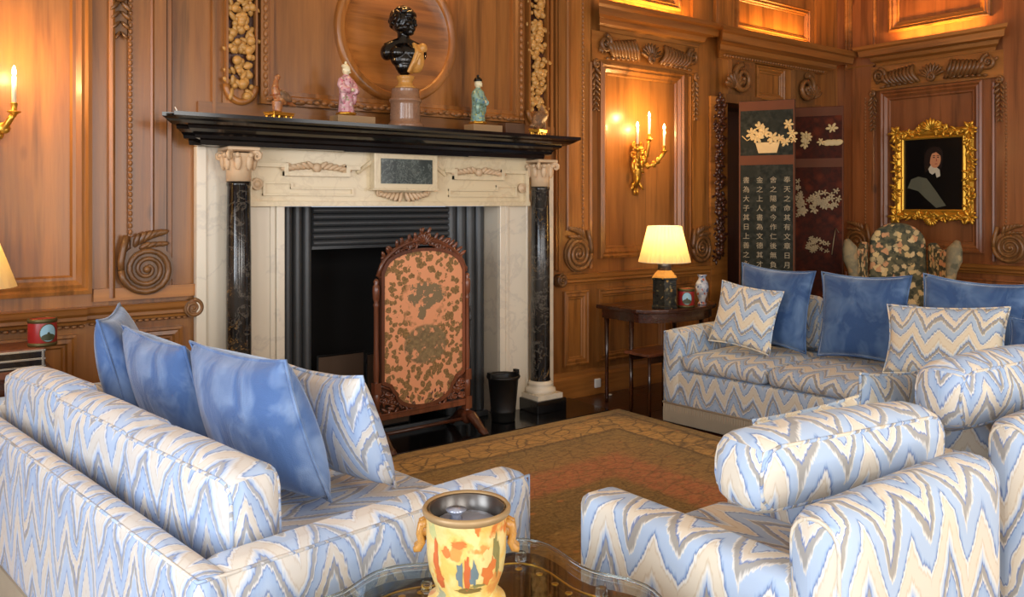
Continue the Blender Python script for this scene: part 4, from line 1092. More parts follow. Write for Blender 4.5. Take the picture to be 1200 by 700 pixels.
def figurine(label, x, y, z, robe, hat, rz):
    t = thing('figurine', label, 'figurine', (x, y, z), rz)
    m = MB(); m.lathe([(.046, 0), (.056, .006), (.058, .012), (.048, .02)], 20, (0, 0, 0), mod=lambda a, z: 1 + .12*math.cos(6*a)); m.build('gilt_base', M['gilt'], t)
    m = MB()
    m.lathe([(.050, .018), (.049, .03), (.044, .08), (.041, .13), (.043, .17), (.046, .20), (.040, .225), (.020, .245), (.014, .252)], 24, (0, 0, 0), mod=lambda a, z: 1 + .05*math.cos(9*a)*max(0, 1 - z/.2))
    for s in (-1, 1):
        m.tube([(s*.038, .0, .218), (s*.056, -.010, .185), (s*.052, -.030, .150), (s*.020, -.052, .148)], [.020, .023, .026, .022], 10)
        m.ell((s*.046, -.022, .115), (.020, 0, 0), (0, .018, .0), (0, 0, .048), 10, 8)
    b = m.build('robe', robe, t, mods=[REM(.004), SMO(3)])
    m = MB(); m.ball((0, -.054, .152), (.016, .012, .012)); m.build('hands', M['ivoryface'], t)
    m = MB(); m.ball((0, -.002, .278), (.024, .027, .033), 16, 12); m.ball((0, -.028, .274), (.005, .006, .008)); m.lathe([(.013, .24), (.013, .258)], 12, (0, 0, 0))
    for s in (-1, 1): m.ball((s*.024, 0, .277), (.004, .007, .009)); m.ball((s*.010, -.024, .262), (.009, .005, .005))
    h = m.build('head', M['ivoryface'], t, mods=[REM(.003), SMO(2)])
    m = MB()
    if hat:
        m.lathe([(.028, .292), (.030, .298), (.026, .312), (.012, .322)], 16, (0, 0, 0)); m.ball((0, 0, .330), .010); m.build('hat', M['bronze'], h)
    else:
        m.ball((0, .008, .302), (.022, .024, .014)); m.ball((.004, .006, .322), (.009, .009, .011)); m.build('topknot', M['ivoryface'], h)
    return t
figurine('porcelain figurine in a pink flowered robe left of the bust', 2.238, 4.625, MZ + .0556, M['robe_pink'], False, R(20))
figurine('porcelain figurine in a turquoise robe with dark hat right of the bust', 3.215, 4.625, MZ + .0586, M['robe_blue'], True, R(28))

def gilt_stand(t, w, d, h):
    m = MB(); m.box(-w/2, w/2, -d/2, d/2, h*.55, h*.95)
    for x in (-w/2 + .012, -w*.17, w*.17, w/2 - .012):
        for y in (-d/2 + .012, d/2 - .012): m.lathe([(.010, 0), (.007, h*.3), (.010, h*.6)], 8, (x, y, 0))
    m.box(-w/2 - .004, w/2 + .004, -d/2 - .004, d/2 + .004, h*.85, h); m.build('gilt_stand', M['gilt'], t, mods=[BEV(.003)])
b1 = thing('bird_ornament', 'russet porcelain pheasant standing upright on a gilt stand at the left of the mantelpiece', 'ornament', (1.815, 4.62, MZ), R(20))
gilt_stand(b1, .15, .085, .045)
m = MB(); m.ell((.012, 0, .135), (.055, 0, -.022), (0, .032, 0), (.014, 0, .040), 14, 10); m.tube([(-.020, 0, .150), (-.030, 0, .190), (-.022, 0, .225), (-.012, 0, .245)], [.030, .020, .014, .015], 10)
m.ball((-.010, 0, .250), (.018, .014, .015)); m.tube([(.05, 0, .118), (.09, 0, .100), (.125, 0, .095)], [.022, .014, .005], 8); m.tube([(-.012, 0, .11), (-.015, 0, .05)], [.034, .026], 10)
m.tube([(-.024, 0, .250), (-.040, 0, .246)], [.007, .001], 6)
p = m.build('body', M['pheasant'], b1, mods=[REM(.004), SMO(2)])
m = MB(); m.ell((.025, -.030, .140), (.046, 0, -.022), (0, .007, 0), (.008, 0, .024), 10, 8); m.build('wing', M['brownbird'], p)
b2 = thing('bird_ornament', 'brown porcelain bird with lowered head on a gilt stand at the right of the mantelpiece', 'ornament', (3.72, 4.60, MZ), R(25))
gilt_stand(b2, .13, .08, .05)
m = MB(); m.ell((.01, 0, .12), (.075, 0, .052), (0, .042, 0), (-.03, 0, .050), 14, 10); m.tube([(-.04, 0, .10), (-.075, 0, .075), (-.105, 0, .068)], [.03, .018, .010], 10)
m.ball((-.098, 0, .070), (.022, .016, .015)); m.tube([(-.11, 0, .068), (-.142, 0, .060)], [.008, .001], 6); m.tube([(.05, 0, .15), (.068, 0, .19), (.064, 0, .232)], [.036, .022, .006], 8)
m.tube([(.06, 0, .12), (.085, 0, .07), (.09, 0, .03)], [.030, .022, .008], 8); m.tube([(.0, 0, .1), (.0, 0, .052)], [.026, .020], 8)
m.ell((.02, -.036, .125), (.055, 0, .03), (0, .008, 0), (-.014, 0, .026), 10, 8)
m.build('body', M['brownbird'], b2, mods=[REM(.004), SMO(2)])
m = MB(); m.tube([(1.245, 4.62, MZ + .004), (1.248, 4.62, MZ + .02), (1.238, 4.62, MZ + .038)], [.006, .004, .002], 6); tag(m.build('paper_scrap', M['white']), 'tiny white scrap at the left end of the black mantelpiece', 'scrap')

# ------------------------------------------------------------------ wall sconces
def sconce(label, x, zc, ws, group=None):
    t = thing('wall_sconce', label, 'wall light', (x, WY - .004, zc), 0, group)
    m = MB()
    P = lambda a, d, z: (a, -d, z)
    m.tube([P(0, .012, -.30), P(.005, .03, -.22), P(-.008, .035, -.14), P(0, .03, -.04), P(0, .025, .08)], [.012, .034, .040, .044, .02], 10)
    for s in (-1, 1):
        m.tube([P(0, .02, -.20), P(s*.045, .035, -.16), P(s*.055, .04, -.10), P(s*.03, .05, -.06)], [.008, .016, .018, .010], 8)
        m.tube([P(s*.01, .02, -.30), P(s*.018, .022, -.33), P(s*.014, .02, -.36)], [.014, .012, .006], 8)
        spiral(m, sw_, s*.05, -.02, .035, 1.6, .04, .012, s)
        spiral(m, sw_, s*.03, .05, .028, 1.5, .035, .010, -s)
    m.ball(P(0, .05, -.08), (.034, .03, .05)); m.ball(P(0, .045, .02), (.03, .028, .035))
    for a in range(0, 360, 45): m.ell(P(.02*math.cos(R(a)), .07, -.08 + .03*math.sin(R(a))), (.02*math.cos(R(a)), 0, .02*math.sin(R(a))), (0, .012, 0), (-.01*math.sin(R(a)), 0, .01*math.cos(R(a))), 8, 6)
    for k in range(9):
        leaf(m, sw_, .0, -.02, R(10 + 20*k), .085, .030, .045, .012)
        if k % 2: leaf(m, sw_, .0, -.14, R(-180 + 22*k), .075, .028, .05, .012)
    for s in (-1, 1): leaf(m, sw_, s*.02, -.24, R(-90 + s*35), .09, .030, .03, .014)
    bp = m.build('backplate', M['gilt'], t)
    for dx, dd, zt in ((-.155, .19, 0), (0, .17, .09), (.155, .19, 0)):
        m = MB(); pts, rad = [], []
        for i in range(13):
            f = i/12; pts.append(P(dx*f, .04 + (dd - .04)*f**.8, -.07 - .06*math.sin(f*math.pi) + (zt + .07)*f**2)); rad.append(.017 - .006*f + .004*math.sin(f*9))
        m.tube(pts, rad, 8)
        for f in (.35, .6, .8):
            i = int(f*12); q = pts[i]; m.ell(q, (.026, 0, .012), (0, .012, 0), (-.012, 0, .026), 8, 6)
        m.lathe([(.008, zt - .02), (.016, zt - .005), (.030, zt + .004), (.032, zt + .008), (.012, zt + .012), (.013, zt + .03), (.016, zt + .045), (.018, zt + .048), (.012, zt + .05)], 14, P(dx, dd, 0))
        ar = m.build('arm', M['gilt'], t)
        m = MB(); m.lathe([(.0105, zt + .045), (.0105, zt + .175), (.006, zt + .18)], 12, P(dx, dd, 0)); m.build('candle', M['wax'], ar)
        m = MB(); m.lathe([(.004, zt + .18), (.0095, zt + .192), (.010, zt + .202), (.006, zt + .218), (.001, zt + .23)], 12, P(dx, dd, 0)); m.build('bulb', M['flame_tip'], ar)
        l = bpy.data.lights.new('candle_light', 'POINT'); l.energy = ws; l.color = (1, .58, .22); l.shadow_soft_size = .02
        lo = bpy.data.objects.new('candle_light', l); COL.objects.link(lo); lo.parent = t; lo.location = P(dx, dd + .025, zt + .21)
    return t
class SW2:
    def p(s, a, d, z): return (a, -d, z)
    def v(s, a, d, z): return (a, -d, z)
sw_ = SW2()
sconce('gilt three candle wall sconce lit on the panel right of the fireplace', 4.94, 1.935, 8.0)
sconce('gilt candle wall sconce cut off at the left edge of the photo', .345, 1.945, 8.0)

# ------------------------------------------------------------------ lamp table by the far sofa
tb1 = thing('side_table', 'dark bow-fronted side table carrying the lamp behind the sofa arm', 'table', (4.76, 4.345, 0), 0)
TZ = .74
def dshape(w, d, n=16, e=1.0):
    P = [(-w, d), (w, d), (w, -d*.25)]
    for i in range(1, n): a = math.pi*i/n; P.append((w*math.cos(a), -d*.25 - d*.75*math.sin(a)**e))
    return P + [(-w, -d*.25)]
m = MB(); m.prism(dshape(.44, .30), lambda a, b, d: (a, b, d), TZ - .03, TZ); m.build('table_top', M['mahogany'], tb1, mods=[BEV(.008, 3)])
m = MB(); m.prism(dshape(.40, .27), lambda a, b, d: (a, b, d), TZ - .10, TZ - .032); m.build('apron', M['mahogany'], tb1)
for x, y in ((-.38, .24), (.38, .24), (-.39, -.03), (.39, -.03)):
    m = MB(); m.lathe([(.012, .0), (.016, .03), (.014, .3), (.02, TZ - .10)], 10, (x, y, 0)); m.build('leg', M['mahogany'], tb1)
tb2 = thing('nest_table', 'low brown wooden table standing partly under the lamp table', 'table', (4.44, 4.14, 0), 0)
m = MB(); m.box(-.20, .22, -.12, .12, .43, .45); m.build('table_top', M['walnut'], tb2, mods=[BEV(.005)])
for x in (-.16, .18):
    for y in (-.09, .09):
        m = MB(); m.tube([(x, y, 0), (x, y, .43)], .012, 8); m.build('leg', M['mahogany'], tb2)
m = MB(); m.box(-.17, .19, -.10, -.085, .38, .43); m.box(-.17, .19, .085, .10, .38, .43); m.build('apron', M['mahogany'], tb2)

lamp = thing('table_lamp', 'lit lamp with cream pleated shade on a black and gold hexagonal caddy', 'lamp', (4.60, 4.20, TZ + .001), R(12))
m = MB(); m.lathe([(.105, 0), (.105, .012), (.098, .02), (.098, .205), (.106, .212), (.106, .222)], 6, (0, 0, 0), smooth=False, a0=R(30)); m.build('caddy_body', M['caddy'], lamp)
m = MB(); m.lathe([(.104, .2225), (.095, .235), (.062, .268), (.054, .275)], 6, (0, 0, 0), smooth=False, a0=R(30)); m.build('caddy_shoulder', M['ochre'], lamp)
m = MB(); m.lathe([(.05, .275), (.05, .33), (.046, .335), (.01, .337), (.008, .40), (.014, .41), (.012, .45)], 20, (0, 0, 0)); m.build('neck', M['liner'], lamp)
m = MB(); m.lathe([(.188, .335), (.184, .35), (.125, .585), (.122, .60)], 160, (0, 0, 0), caps=False, mod=lambda a, z: 1 + .028*math.cos(32*a)); m.build('lamp_shade', M['shade'], lamp)
m = MB(); m.lathe([(.0, .45), (.02, .46), (.028, .49), (.022, .52), (.0, .535)], 14, (0, 0, 0)); m.build('bulb', M['flame_tip'], lamp)
m = MB()
for k in range(3): a = R(120*k); m.tube([(0, 0, .59), (.122*math.cos(a), .122*math.sin(a), .597)], .002, 5)
m.tube([(.1885*math.cos(R(a)), .1885*math.sin(R(a)), .337) for a in range(0, 360, 6)], .003, 5, closed=True); m.tube([(.122*math.cos(R(a)), .122*math.sin(R(a)), .60) for a in range(0, 360, 6)], .003, 5, closed=True)
m.build('shade_frame', M['wax'], lamp)
def lamp_light(t, z, e):
    l = bpy.data.lights.new('lamp_light', 'POINT'); l.energy = e; l.color = (1, .72, .40); l.shadow_soft_size = .04
    lo = bpy.data.objects.new('lamp_light', l); COL.objects.link(lo); lo.parent = t; lo.location = (0, 0, z)
lamp_light(lamp, .54, 5)
def picture_tin(label, loc, r, h, rz, oval=.5):
    t = thing('tin', label, 'tin', loc, rz)
    m = MB(); m.lathe([(r*.97, 0), (r, .004), (r, h - .006), (r*.97, h)], 28, (0, 0, 0)); m.build('body', M['tin'], t)
    m = MB(); m.lathe([(r*1.02, h - .016), (r*1.03, h - .004), (r*1.0, h + .004), (r*.9, h + .002), (r*.88, h - .008)], 28, (0, 0, 0)); m.build('rim', M['tin_rim'], t); m = MB(); m.lathe([(r*1.01, 0), (r*1.03, .008), (r*1.01, .016)], 28, (0, 0, 0)); m.build('base_rim', M['tin_rim'], t)
    def disc(rx, rz_, cz, k, mat, nm):
        m = MB(); rows = []
        for rr in (0, .5, 1.0):
            rows.append([(r*k*math.sin(rx*rr*math.cos(R(a))/r), -r*k*math.cos(rx*rr*math.cos(R(a))/r), cz + rz_*rr*math.sin(R(a))) for a in range(0, 360, 15)])
        m.grid(rows, closed_v=True); m.build(nm, mat, t)
    disc(r*.62, h*.36, h*.5, 1.012, M['tin_rim'], 'oval_border'); disc(r*.56, h*.32, h*.5, 1.02, M['sky_paint'], 'painted_sky')
    disc(r*.50, h*.13, h*.34, 1.028, M['green_paint'], 'painted_trees'); disc(r*.12, h*.12, h*.42, 1.036, M['green_paint'], 'painted_tree')
    return t
picture_tin('small red tin with a painted landscape oval beside the lit lamp', (4.745, 4.12, TZ + .001), .062, .135, R(-42))
va = thing('vase', 'slim blue and white porcelain vase right of the red tin', 'vase', (4.95, 4.14, TZ + .001))
m = MB(); m.lathe([(.032, 0), (.034, .008), (.024, .02), (.022, .03), (.034, .06), (.046, .10), (.050, .135), (.044, .165), (.028, .19), (.024, .205), (.034, .222), (.037, .228), (.02, .226)], 24, (0, 0, 0), mod=lambda a, z: 1 + .025*math.cos(8*a)); m.build('body', M['porcelain'], va)

# ------------------------------------------------------------------ folding screen
fsn = thing('folding_screen', 'tall lacquer folding screen with columns of characters in the doorway corner', 'screen', (0, 0, 0))
SZ = 2.37
def panel(x0, y0, x1, y1, front, zt=SZ):
    L = math.hypot(x1 - x0, y1 - y0)
    p = thing('screen_panel', None, None, (x0, y0, .02), math.atan2(y1 - y0, x1 - x0)); p.parent = fsn
    m = MB(); m.box(.002, L - .002, 0, .028, 0, zt); b = m.build('board', front, p, mods=[BEV(.004)])
    m = MB()
    for q in (.004, L - .016): m.box(q, q + .012, -.002, .0, .0, zt)
    for z0, z1 in ((zt - .085, zt - .005), (zt - .55, zt - .47), (.0, .05)): m.box(.016, L - .016, -.002, .0, z0, z1)
    m.build('border', M['screen_edge'], p)
    return p, L
# leaves zigzag across the doorway: two face the room, the others turn edge-on
q0, q1, q2, q3 = (5.87, 4.51), (6.09, 4.10), (6.64, 4.50), (6.86, 4.12)
pA, LA = panel(q0[0], q0[1], q1[0], q1[1], M['screen_black'])
pM, LM = panel(q1[0] + .02, q1[1] + .012, q2[0] - .03, q2[1] - .004, M['screen_brown'])
pB, LB = panel(q2[0], q2[1], q3[0], q3[1], M['screen_brown'])
def inscription(p, x, z, txt, size, step):
    cu = bpy.data.curves.new('inscription_lettering', 'FONT'); cu.body = '\n'.join(txt); cu.size = size; cu.space_line = step/size; cu.align_x = 'CENTER'; cu.extrude = .0012
    cu.materials.append(M['ink'])
    tmp = bpy.data.objects.new('text_source', cu); COL.objects.link(tmp)
    bpy.context.view_layer.update()
    me = bpy.data.meshes.new_from_object(tmp.evaluated_get(bpy.context.evaluated_depsgraph_get()))
    bpy.data.objects.remove(tmp); bpy.data.curves.remove(cu)
    o = bpy.data.objects.new('inscription_lettering', me); COL.objects.link(o); o.parent = p
    o.location = (x, -.0025, z); o.rotation_euler = (R(90), 0, 0); return o
cols = ['書為大子其日上善之永言王事本今門中得吉安', '金之上人書為文德其才大夫有名於世三千年', '舍之陽舍今作仁後無負至其然於子人偶王之', '奉天之命其有文章日月光華明德惟善而不息']
for k, tx in enumerate(cols):
    inscription(pA, .065 + k*(LA - .13)/3, SZ - .70, tx, .058, .080)
# basket of flowers above the columns
def petals(m, x, z, r, n, d=-.006, th=.004, rnd=random.Random(8)):
    for i in range(n):
        a = 2*math.pi*i/n + rnd.uniform(-.2, .2); L = r*rnd.uniform(.8, 1.15)
        m.ell((x + math.cos(a)*L*.55, d, z + math.sin(a)*L*.55), (math.cos(a)*L*.45, 0, math.sin(a)*L*.45), (-math.sin(a)*L*.24, 0, math.cos(a)*L*.24), (0, th, 0), 7, 5)
    m.ball((x, d, z), (r*.25, th*1.4, r*.25), 7, 5)
m = MB(); c = LA*.52; z = SZ - .36
m.prism([(c - .10, z), (c + .10, z), (c + .075, z - .09), (c - .075, z - .09)], lambda a, b, d: (a, d, b), -.007, -.001)
m.build('flower_basket_inlay', M['inlay'], pA); m = MB()
for dx, dz, r in ((-.09, .05, .06), (-.03, .09, .06), (.04, .04, .055), (-.13, .08, .05), (.10, .03, .04), (-.06, .13, .05)): petals(m, c + dx, z + dz, r, 7)
m.build('flower_inlay', M['inlay'], pA); m = MB(); m.tube([(c + .10, -.004, z + .02), (c + .16, -.004, z + .0), (c + .19, -.004, z + .06), (c + .17, -.004, z + .13)], .008, 6)
for dx, dz, r in ((.17, .15, .05), (.20, .07, .045), (.15, .0, .045), (.21, .02, .035)): petals(m, c + dx, z + dz, r, 6)
m.build('ribbon_inlay', M['inlay'], pA); m = MB(); m.tube([(c - .12, -.004, z + .05), (c - .17, -.004, z + .02), (c - .21, -.004, z + .06)], .005, 6)
m.build('ribbon_inlay', M['inlay'], pA)
K = LB/.52
def spray(nm, mat, items, extra=None):
    m = MB()
    for x, z, r, n in items: petals(m, x*K, z, r*K, n)
    if extra: extra(m)
    m.build(nm, mat, pB)
spray('flower_inlay', M['inlay'], [(.14, SZ - .27, .075, 8), (.13, SZ - .33, .06, 7)])
spray('flower_inlay', M['inlay'], [(.40, SZ - .20, .06, 6)])
spray('fruit_inlay', M['inlay'], [(.29, SZ - .32, .045, 6)], lambda m: [m.ell(((.36 + dx)*K, -.006, SZ - .33), (.055*K, 0, .006), (0, .004, 0), (0, 0, .028), 9, 6) for dx in (0, .05, .10)])
rnd = random.Random(12)
spray('branch_inlay', M['inlay_pale'], [(.05 + f*.42, SZ - .93 + .12*f + rnd.uniform(-.075, .075), rnd.uniform(.024, .048), 5) for f in [rnd.uniform(0, 1) for i in range(46)]])
spray('branch_inlay', M['inlay_pale'], [(rnd.uniform(.03, .10), SZ - rnd.uniform(.65, .9), .034, 5) for i in range(12)])
spray('branch_inlay', M['inlay_pale'], [(rnd.uniform(.14, .36), SZ - 1.25 + rnd.uniform(-.06, .06), rnd.uniform(.024, .038), 5) for i in range(22)])
spray('stem_inlay', M['inlay_pale'], [], lambda m: m.tube([(.40*K, -.004, SZ - 1.34), (.42*K, -.004, SZ - 1.2), (.44*K, -.004, SZ - 1.10), (.47*K, -.004, SZ - 1.14)], [.026, .022, .018, .010], 8, flat=.2))
for x, z, r in ((.12, SZ - 1.76, .085), (.37, SZ - 1.72, .075), (.38, SZ - 1.92, .07), (.08, SZ - 2.02, .085), (.24, SZ - 1.98, .06)):
    spray('blossom_inlay', M['inlay_pale'], [(x, z, r, 12), (x, z, r*.6, 8)])

# ------------------------------------------------------------------ wing chair in the corner
wc = thing('wing_chair', 'tall tapestry wing chair with arched back against the portrait wall', 'armchair', (6.89, 3.62, 0), R(-58))
# faces -Y of its own frame
m = MB(); poly = [(-.25, .42), (.25, .42), (.235, .80), (.225, 1.14)] + [(.225*math.cos(R(a)), 1.14 + .20*math.sin(R(a))**.9) for a in range(12, 180, 12)] + [(-.225, 1.14), (-.235, .80)]
m.prism(poly, lambda a, b, d: (a, d + .04*(b - .4), b), .22, .32); m.build('backrest', M['tapestry'], wc, mods=[BEV(.03, 3)])
for s in (-1, 1):
    m = MB(); P = [(.255, .60), (-.04, .60), (-.08, .80), (-.09, 1.04), (-.05, 1.13), (.03, 1.10), (.12, 1.12), (.21, 1.17), (.275, 1.16)]
    m.prism(P, lambda a, c, d, s=s: (s*(.238 + d + .30*max(0, .24 - a)), a, c), 0, .06); m.build('wing', M['tapestry'], wc, mods=[BEV(.010, 2)])
    m = MB(); m.tube([(s*.355, -.10, .62), (s*.36, -.11, .80), (s*.375, -.11, .95), (s*.395, -.11, 1.04), (s*.40, -.10, 1.13), (s*.425, -.08, 1.20)], [.032, .034, .044, .062, .060, .022], 12); m.build('wing_scroll', M['tapestry_pale'], wc)
    m = MB(); m.tube([(s*.36, .24, .58), (s*.37, -.20, .60), (s*.375, -.30, .59)], [.060, .062, .055], 12); m.softbox(-.37 if s < 0 else .31, -.31 if s < 0 else .37, -.28, .28, .36, .58, .02, 4); m.build('arm', M['tapestry_pale'], wc)
m = MB(); m.softbox(-.36, .36, -.32, .27, .30, .48, .04, 6, (0, .01, .03)); m.build('seat', M['tapestry'], wc, weld=True)
for x in (-.32, .32):
    for y in (-.26, .24):
        m = MB(); m.lathe([(.02, 0), (.03, .02), (.022, .06), (.034, .14), (.024, .22), (.034, .32)], 12, (x, y, 0)); m.build('leg', M['walnut_dark'], wc)

# ------------------------------------------------------------------ portrait
po = thing('portrait', 'portrait of a dark-haired sitter with white collar in a carved gilt frame', 'painting', (RX - .012, 3.845, 1.79), R(-90))
# own frame: x to the viewer's right, y into the wall, z up
PW, PH = .275, .335
m = MB(); m.box(-PW - .02, PW + .02, -.012, .0, -PH - .02, PH + .02); cv = m.build('canvas', M['canvas'], po)
def flat(poly, d, mat, nm):
    m = MB(); m.prism(poly, lambda a, b, e: (a, e, b), -d, -.011); return m.build(nm, mat, cv)
def ov(cx, cz, rx, rz_, k=24): return [(cx + rx*math.cos(2*math.pi*i/k), cz + rz_*math.sin(2*math.pi*i/k)) for i in range(k)]
flat([(-.245, -.13), (-.21, -.045), (-.14, -.02), (-.06, -.04), (.02, -.15), (.12, -.30), (.03, -.32), (-.06, -.24), (-.14, -.16), (-.22, -.135)], .0135, M['sash'], 'painted_sash')
flat([(-.075, .02), (-.085, .10), (-.08, .19), (-.05, .24), (.0, .262), (.05, .255), (.085, .22), (.09, .15), (.08, .06), (.06, .04), (.0, .06)], .0140, M['painted_hair'], 'painted_hair')
flat([(-.045, .05), (-.03, .012), (-.005, -.005), (.022, .015), (.035, -.035), (.068, -.02), (.062, .04), (.02, .075), (-.02, .085)], .0145, M['paint_white'], 'painted_collar')
flat(ov(.020, .142, .053, .084), .0150, M['skin'], 'painted_face')
flat([(-.045, .20), (-.01, .235), (.045, .235), (.08, .20), (.068, .175), (.03, .208), (-.008, .195), (-.022, .16), (-.03, .10), (-.055, .10)], .0155, M['painted_hair'], 'painted_hair')
for x in (.010, .048): flat(ov(x, .158, .010, .0045, 12), .0158, M['painted_hair'], 'painted_eye'); flat(ov(x, .174, .014, .0028, 12), .0158, M['painted_hair'], 'painted_brow')
flat([(.031, .158), (.040, .122), (.028, .118)], .0156, M['lips'], 'painted_nose'); flat(ov(.031, .096, .015, .005, 12), .0158, M['lips'], 'painted_mouth')
m = MB()
def ring(W_, H_, pr):
    rows = []
    for o, d in pr: rows.append([(-W_ - o, -d, -H_ - o), (W_ + o, -d, -H_ - o), (W_ + o, -d, H_ + o), (-W_ - o, -d, H_ + o)])
    m.grid(rows, closed_v=True, smooth=False)
ring(PW, PH, [(0, .012), (0, .03), (.012, .036), (.03, .03), (.05, .05), (.075, .05), (.095, .02), (.095, .0)])
rnd = random.Random(21)
class PWc:
    def p(s, a, d, z): return (a, -d, z)
    def v(s, a, d, z): return (a, -d, z)
pw = PWc(); per = []
n1, n2 = 18, 22
for i in range(n1 + 1):
    a = -PW - .07 + (2*PW + .14)*i/n1; per += [(a, PH + .07), (a, -PH - .07)]
for i in range(n2 + 1):
    z = -PH - .07 + (2*PH + .14)*i/n2; per += [(PW + .07, z), (-PW - .07, z)]
for a, z in per:
    o = rnd.uniform(-.012, .022); ca = math.atan2(z/ (PH), a/PW)
    if rnd.random() < .5: spiral(m, pw, a + o*math.cos(ca), z + o*math.sin(ca), rnd.uniform(.018, .03), 1.3, .05, .010, rnd.choice((-1, 1)), rnd.uniform(0, 6), 16)
    for k in range(2): leaf(m, pw, a, z, rnd.uniform(0, 6.28), rnd.uniform(.05, .08), .026, .05, .014)
for sx_ in (-1, 1):
    for sz_ in (-1, 1):
        for k in range(6): leaf(m, pw, sx_*(PW + .07), sz_*(PH + .07), R(60*k), .08, .034, .055, .018)
        spiral(m, pw, sx_*(PW + .085), sz_*(PH + .085), .035, 1.4, .055, .012, sx_)
for k in range(9): leaf(m, pw, 0, PH + .085, R(10 + 20*k), .115 - .004*abs(k - 4), .036, .06, .02)
for s in (-1, 1): spiral(m, pw, s*.10, PH + .10, .045, 1.6, .055, .014, s); spiral(m, pw, s*.06, PH + .13, .03, 1.4, .06, .012, -s)
for k in range(7): leaf(m, pw, 0, -PH - .085, R(200 + 23*k), .075, .03, .055, .018)
m.build('gilt_frame', M['giltwood'], po)

# ------------------------------------------------------------------ far end of the left sofa: end table, box, tin, lamp
et = thing('end_table', 'dark end table behind the far end of the left sofa', 'table', (.27, 4.60, 0))
m = MB(); m.box(-.34, .36, -.20, .20, .70, .735); m.build('table_top', M['walnut'], et, mods=[BEV(.004)])
for x in (-.30, .32):
    for y in (-.17, .17):
        m = MB(); m.box(x - .018, x + .018, y - .018, y + .018, 0, .70); m.build('leg', M['mahogany'], et)
m = MB(); m.box(-.32, .34, -.185, .185, .62, .70); m.build('apron', M['mahogany'], et)
bx = thing('mirrored_box', 'dark flat box with silver edge bands on the table behind the left sofa', 'box', (.30, 4.545, .7355))
m = MB(); m.box(-.30, .30, -.13, .13, 0, .082); m.build('body', M['lacquer'], bx)
m = MB()
for z in (.004, .040, .078): m.box(-.303, .303, -.133, .133, z, z + .010)
for x in (-.297, .285): m.box(x, x + .012, -.134, -.13, 0, .088)
m.build('silver_band', M['silver'], bx, mods=[BEV(.002)])
m = MB(); m.box(-.297, .297, -.127, .127, .088, .094); m.build('lid', M['walnut'], bx)
picture_tin('red tin with a pale picture oval on the table behind the left sofa', (.60, 4.50, .831), .062, .125, R(16))
ll = thing('table_lamp', 'cream lampshade just entering the left edge of the photo', 'lamp', (.285, 4.56, .8305))
m = MB(); m.lathe([(.07, 0), (.07, .012), (.03, .03), (.02, .10), (.035, .18), (.02, .25), (.012, .28), (.012, .42)], 18, (0, 0, 0)); m.build('base', M['mahogany'], ll)
m = MB(); m.lathe([(.215, .285), (.211, .30), (.135, .52), (.132, .535)], 120, (0, 0, 0), caps=False, mod=lambda a, z: 1 + .014*math.cos(40*a)); m.build('lamp_shade', M['shade'], ll)
m = MB(); m.lathe([(.0, .41), (.02, .42), (.028, .45), (.022, .48), (.0, .49)], 14, (0, 0, 0)); m.build('bulb', M['flame_tip'], ll)

# ------------------------------------------------------------------ glass topped coffee table
ct = thing('coffee_table', 'dark lacquer coffee table with a shaped glass top on clear studs', 'table', (1.02, 1.42, 0))
def scallop(w, d, amp=.03, grow=0):
    P = []
    n = 96
    for i in range(n):
        a = 2*math.pi*i/n; ca, sa = math.cos(a), math.sin(a)
        k = 5.0; r = (abs(ca/w)**k + abs(sa/d)**k)**(-1/k)
        r += amp*math.cos(8*a) + grow
        P.append((r*ca, r*sa))
    return P
m = MB(); m.prism(scallop(.44, .44, .028), lambda a, b, d: (a, b, d), .558, .570); m.build('glass_top', M['sheet'], ct)
m = MB(); m.tube([(x, y, .564) for x, y in scallop(.44, .44, .028)], .0045, 6, closed=True); m.build('glass_edge', M['crystal'], ct)
m = MB(); m.prism(scallop(.442, .442, .028), lambda a, b, d: (a, b, d), .50, .53); m.build('lacquer_top', M['lacquer'], ct, mods=[BEV(.005)])
m = MB(); P = scallop(.385, .385, .02)
m.tube([(x, y, .5305) for x, y in P], .0025, 6, closed=True)
for i in range(0, 96, 2):
    x, y = P[i]; m.ball((x*.93, y*.93, .5305), (.010, .010, .002), 8, 6)
m.build('gilt_pattern', M['gilt'], ct)
for x, y in ((.06, .36), (.355, .355), (.385, .07), (-.35, .36), (-.35, -.35), (.36, -.36)):
    m = MB(); m.lathe([(.0135, .5305), (.0145, .533), (.0145, .5545), (.0135, .557)], 16, (x, y, 0)); m.build('clear_stud', M['crystal'], ct)
for x in (-.32, .32):
    for y in (-.32, .32):
        m = MB(); m.box(x - .025, x + .025, y - .025, y + .025, .0125, .46); m.build('leg', M['lacquer'], ct, mods=[BEV(.004)])
m = MB(); m.prism(scallop(.36, .36, .015), lambda a, b, d: (a, b, d), .455, .50); m.build('apron', M['lacquer'], ct)
cp = thing('cachepot', 'painted yellow two-handled cachepot on the glass coffee table', 'pot', (1.07, 1.585, .571)); cp.scale = (.93, .93, 1.09)
m = MB(); m.lathe([(.085, 0), (.098, .004), (.100, .012), (.096, .024), (.078, .032), (.072, .040), (.078, .052), (.092, .085), (.098, .12), (.100, .17), (.100, .195), (.104, .202), (.098, .205), (.096, .15), (.001, .14)], 40, (0, 0, 0), caps=False); m.build('body', M['cachepot'], cp)
m = MB(); m.lathe([(.104, .200), (.109, .205), (.110, .212), (.105, .218), (.0985, .214), (.0975, .206)], 40, (0, 0, 0), caps=False); m.build('rim', M['rim'], cp)
m = MB(); m.lathe([(.0965, .206), (.0955, .214), (.091, .212), (.090, .16), (.088, .15)], 40, (0, 0, 0), caps=False); m.build('liner', M['liner'], cp)
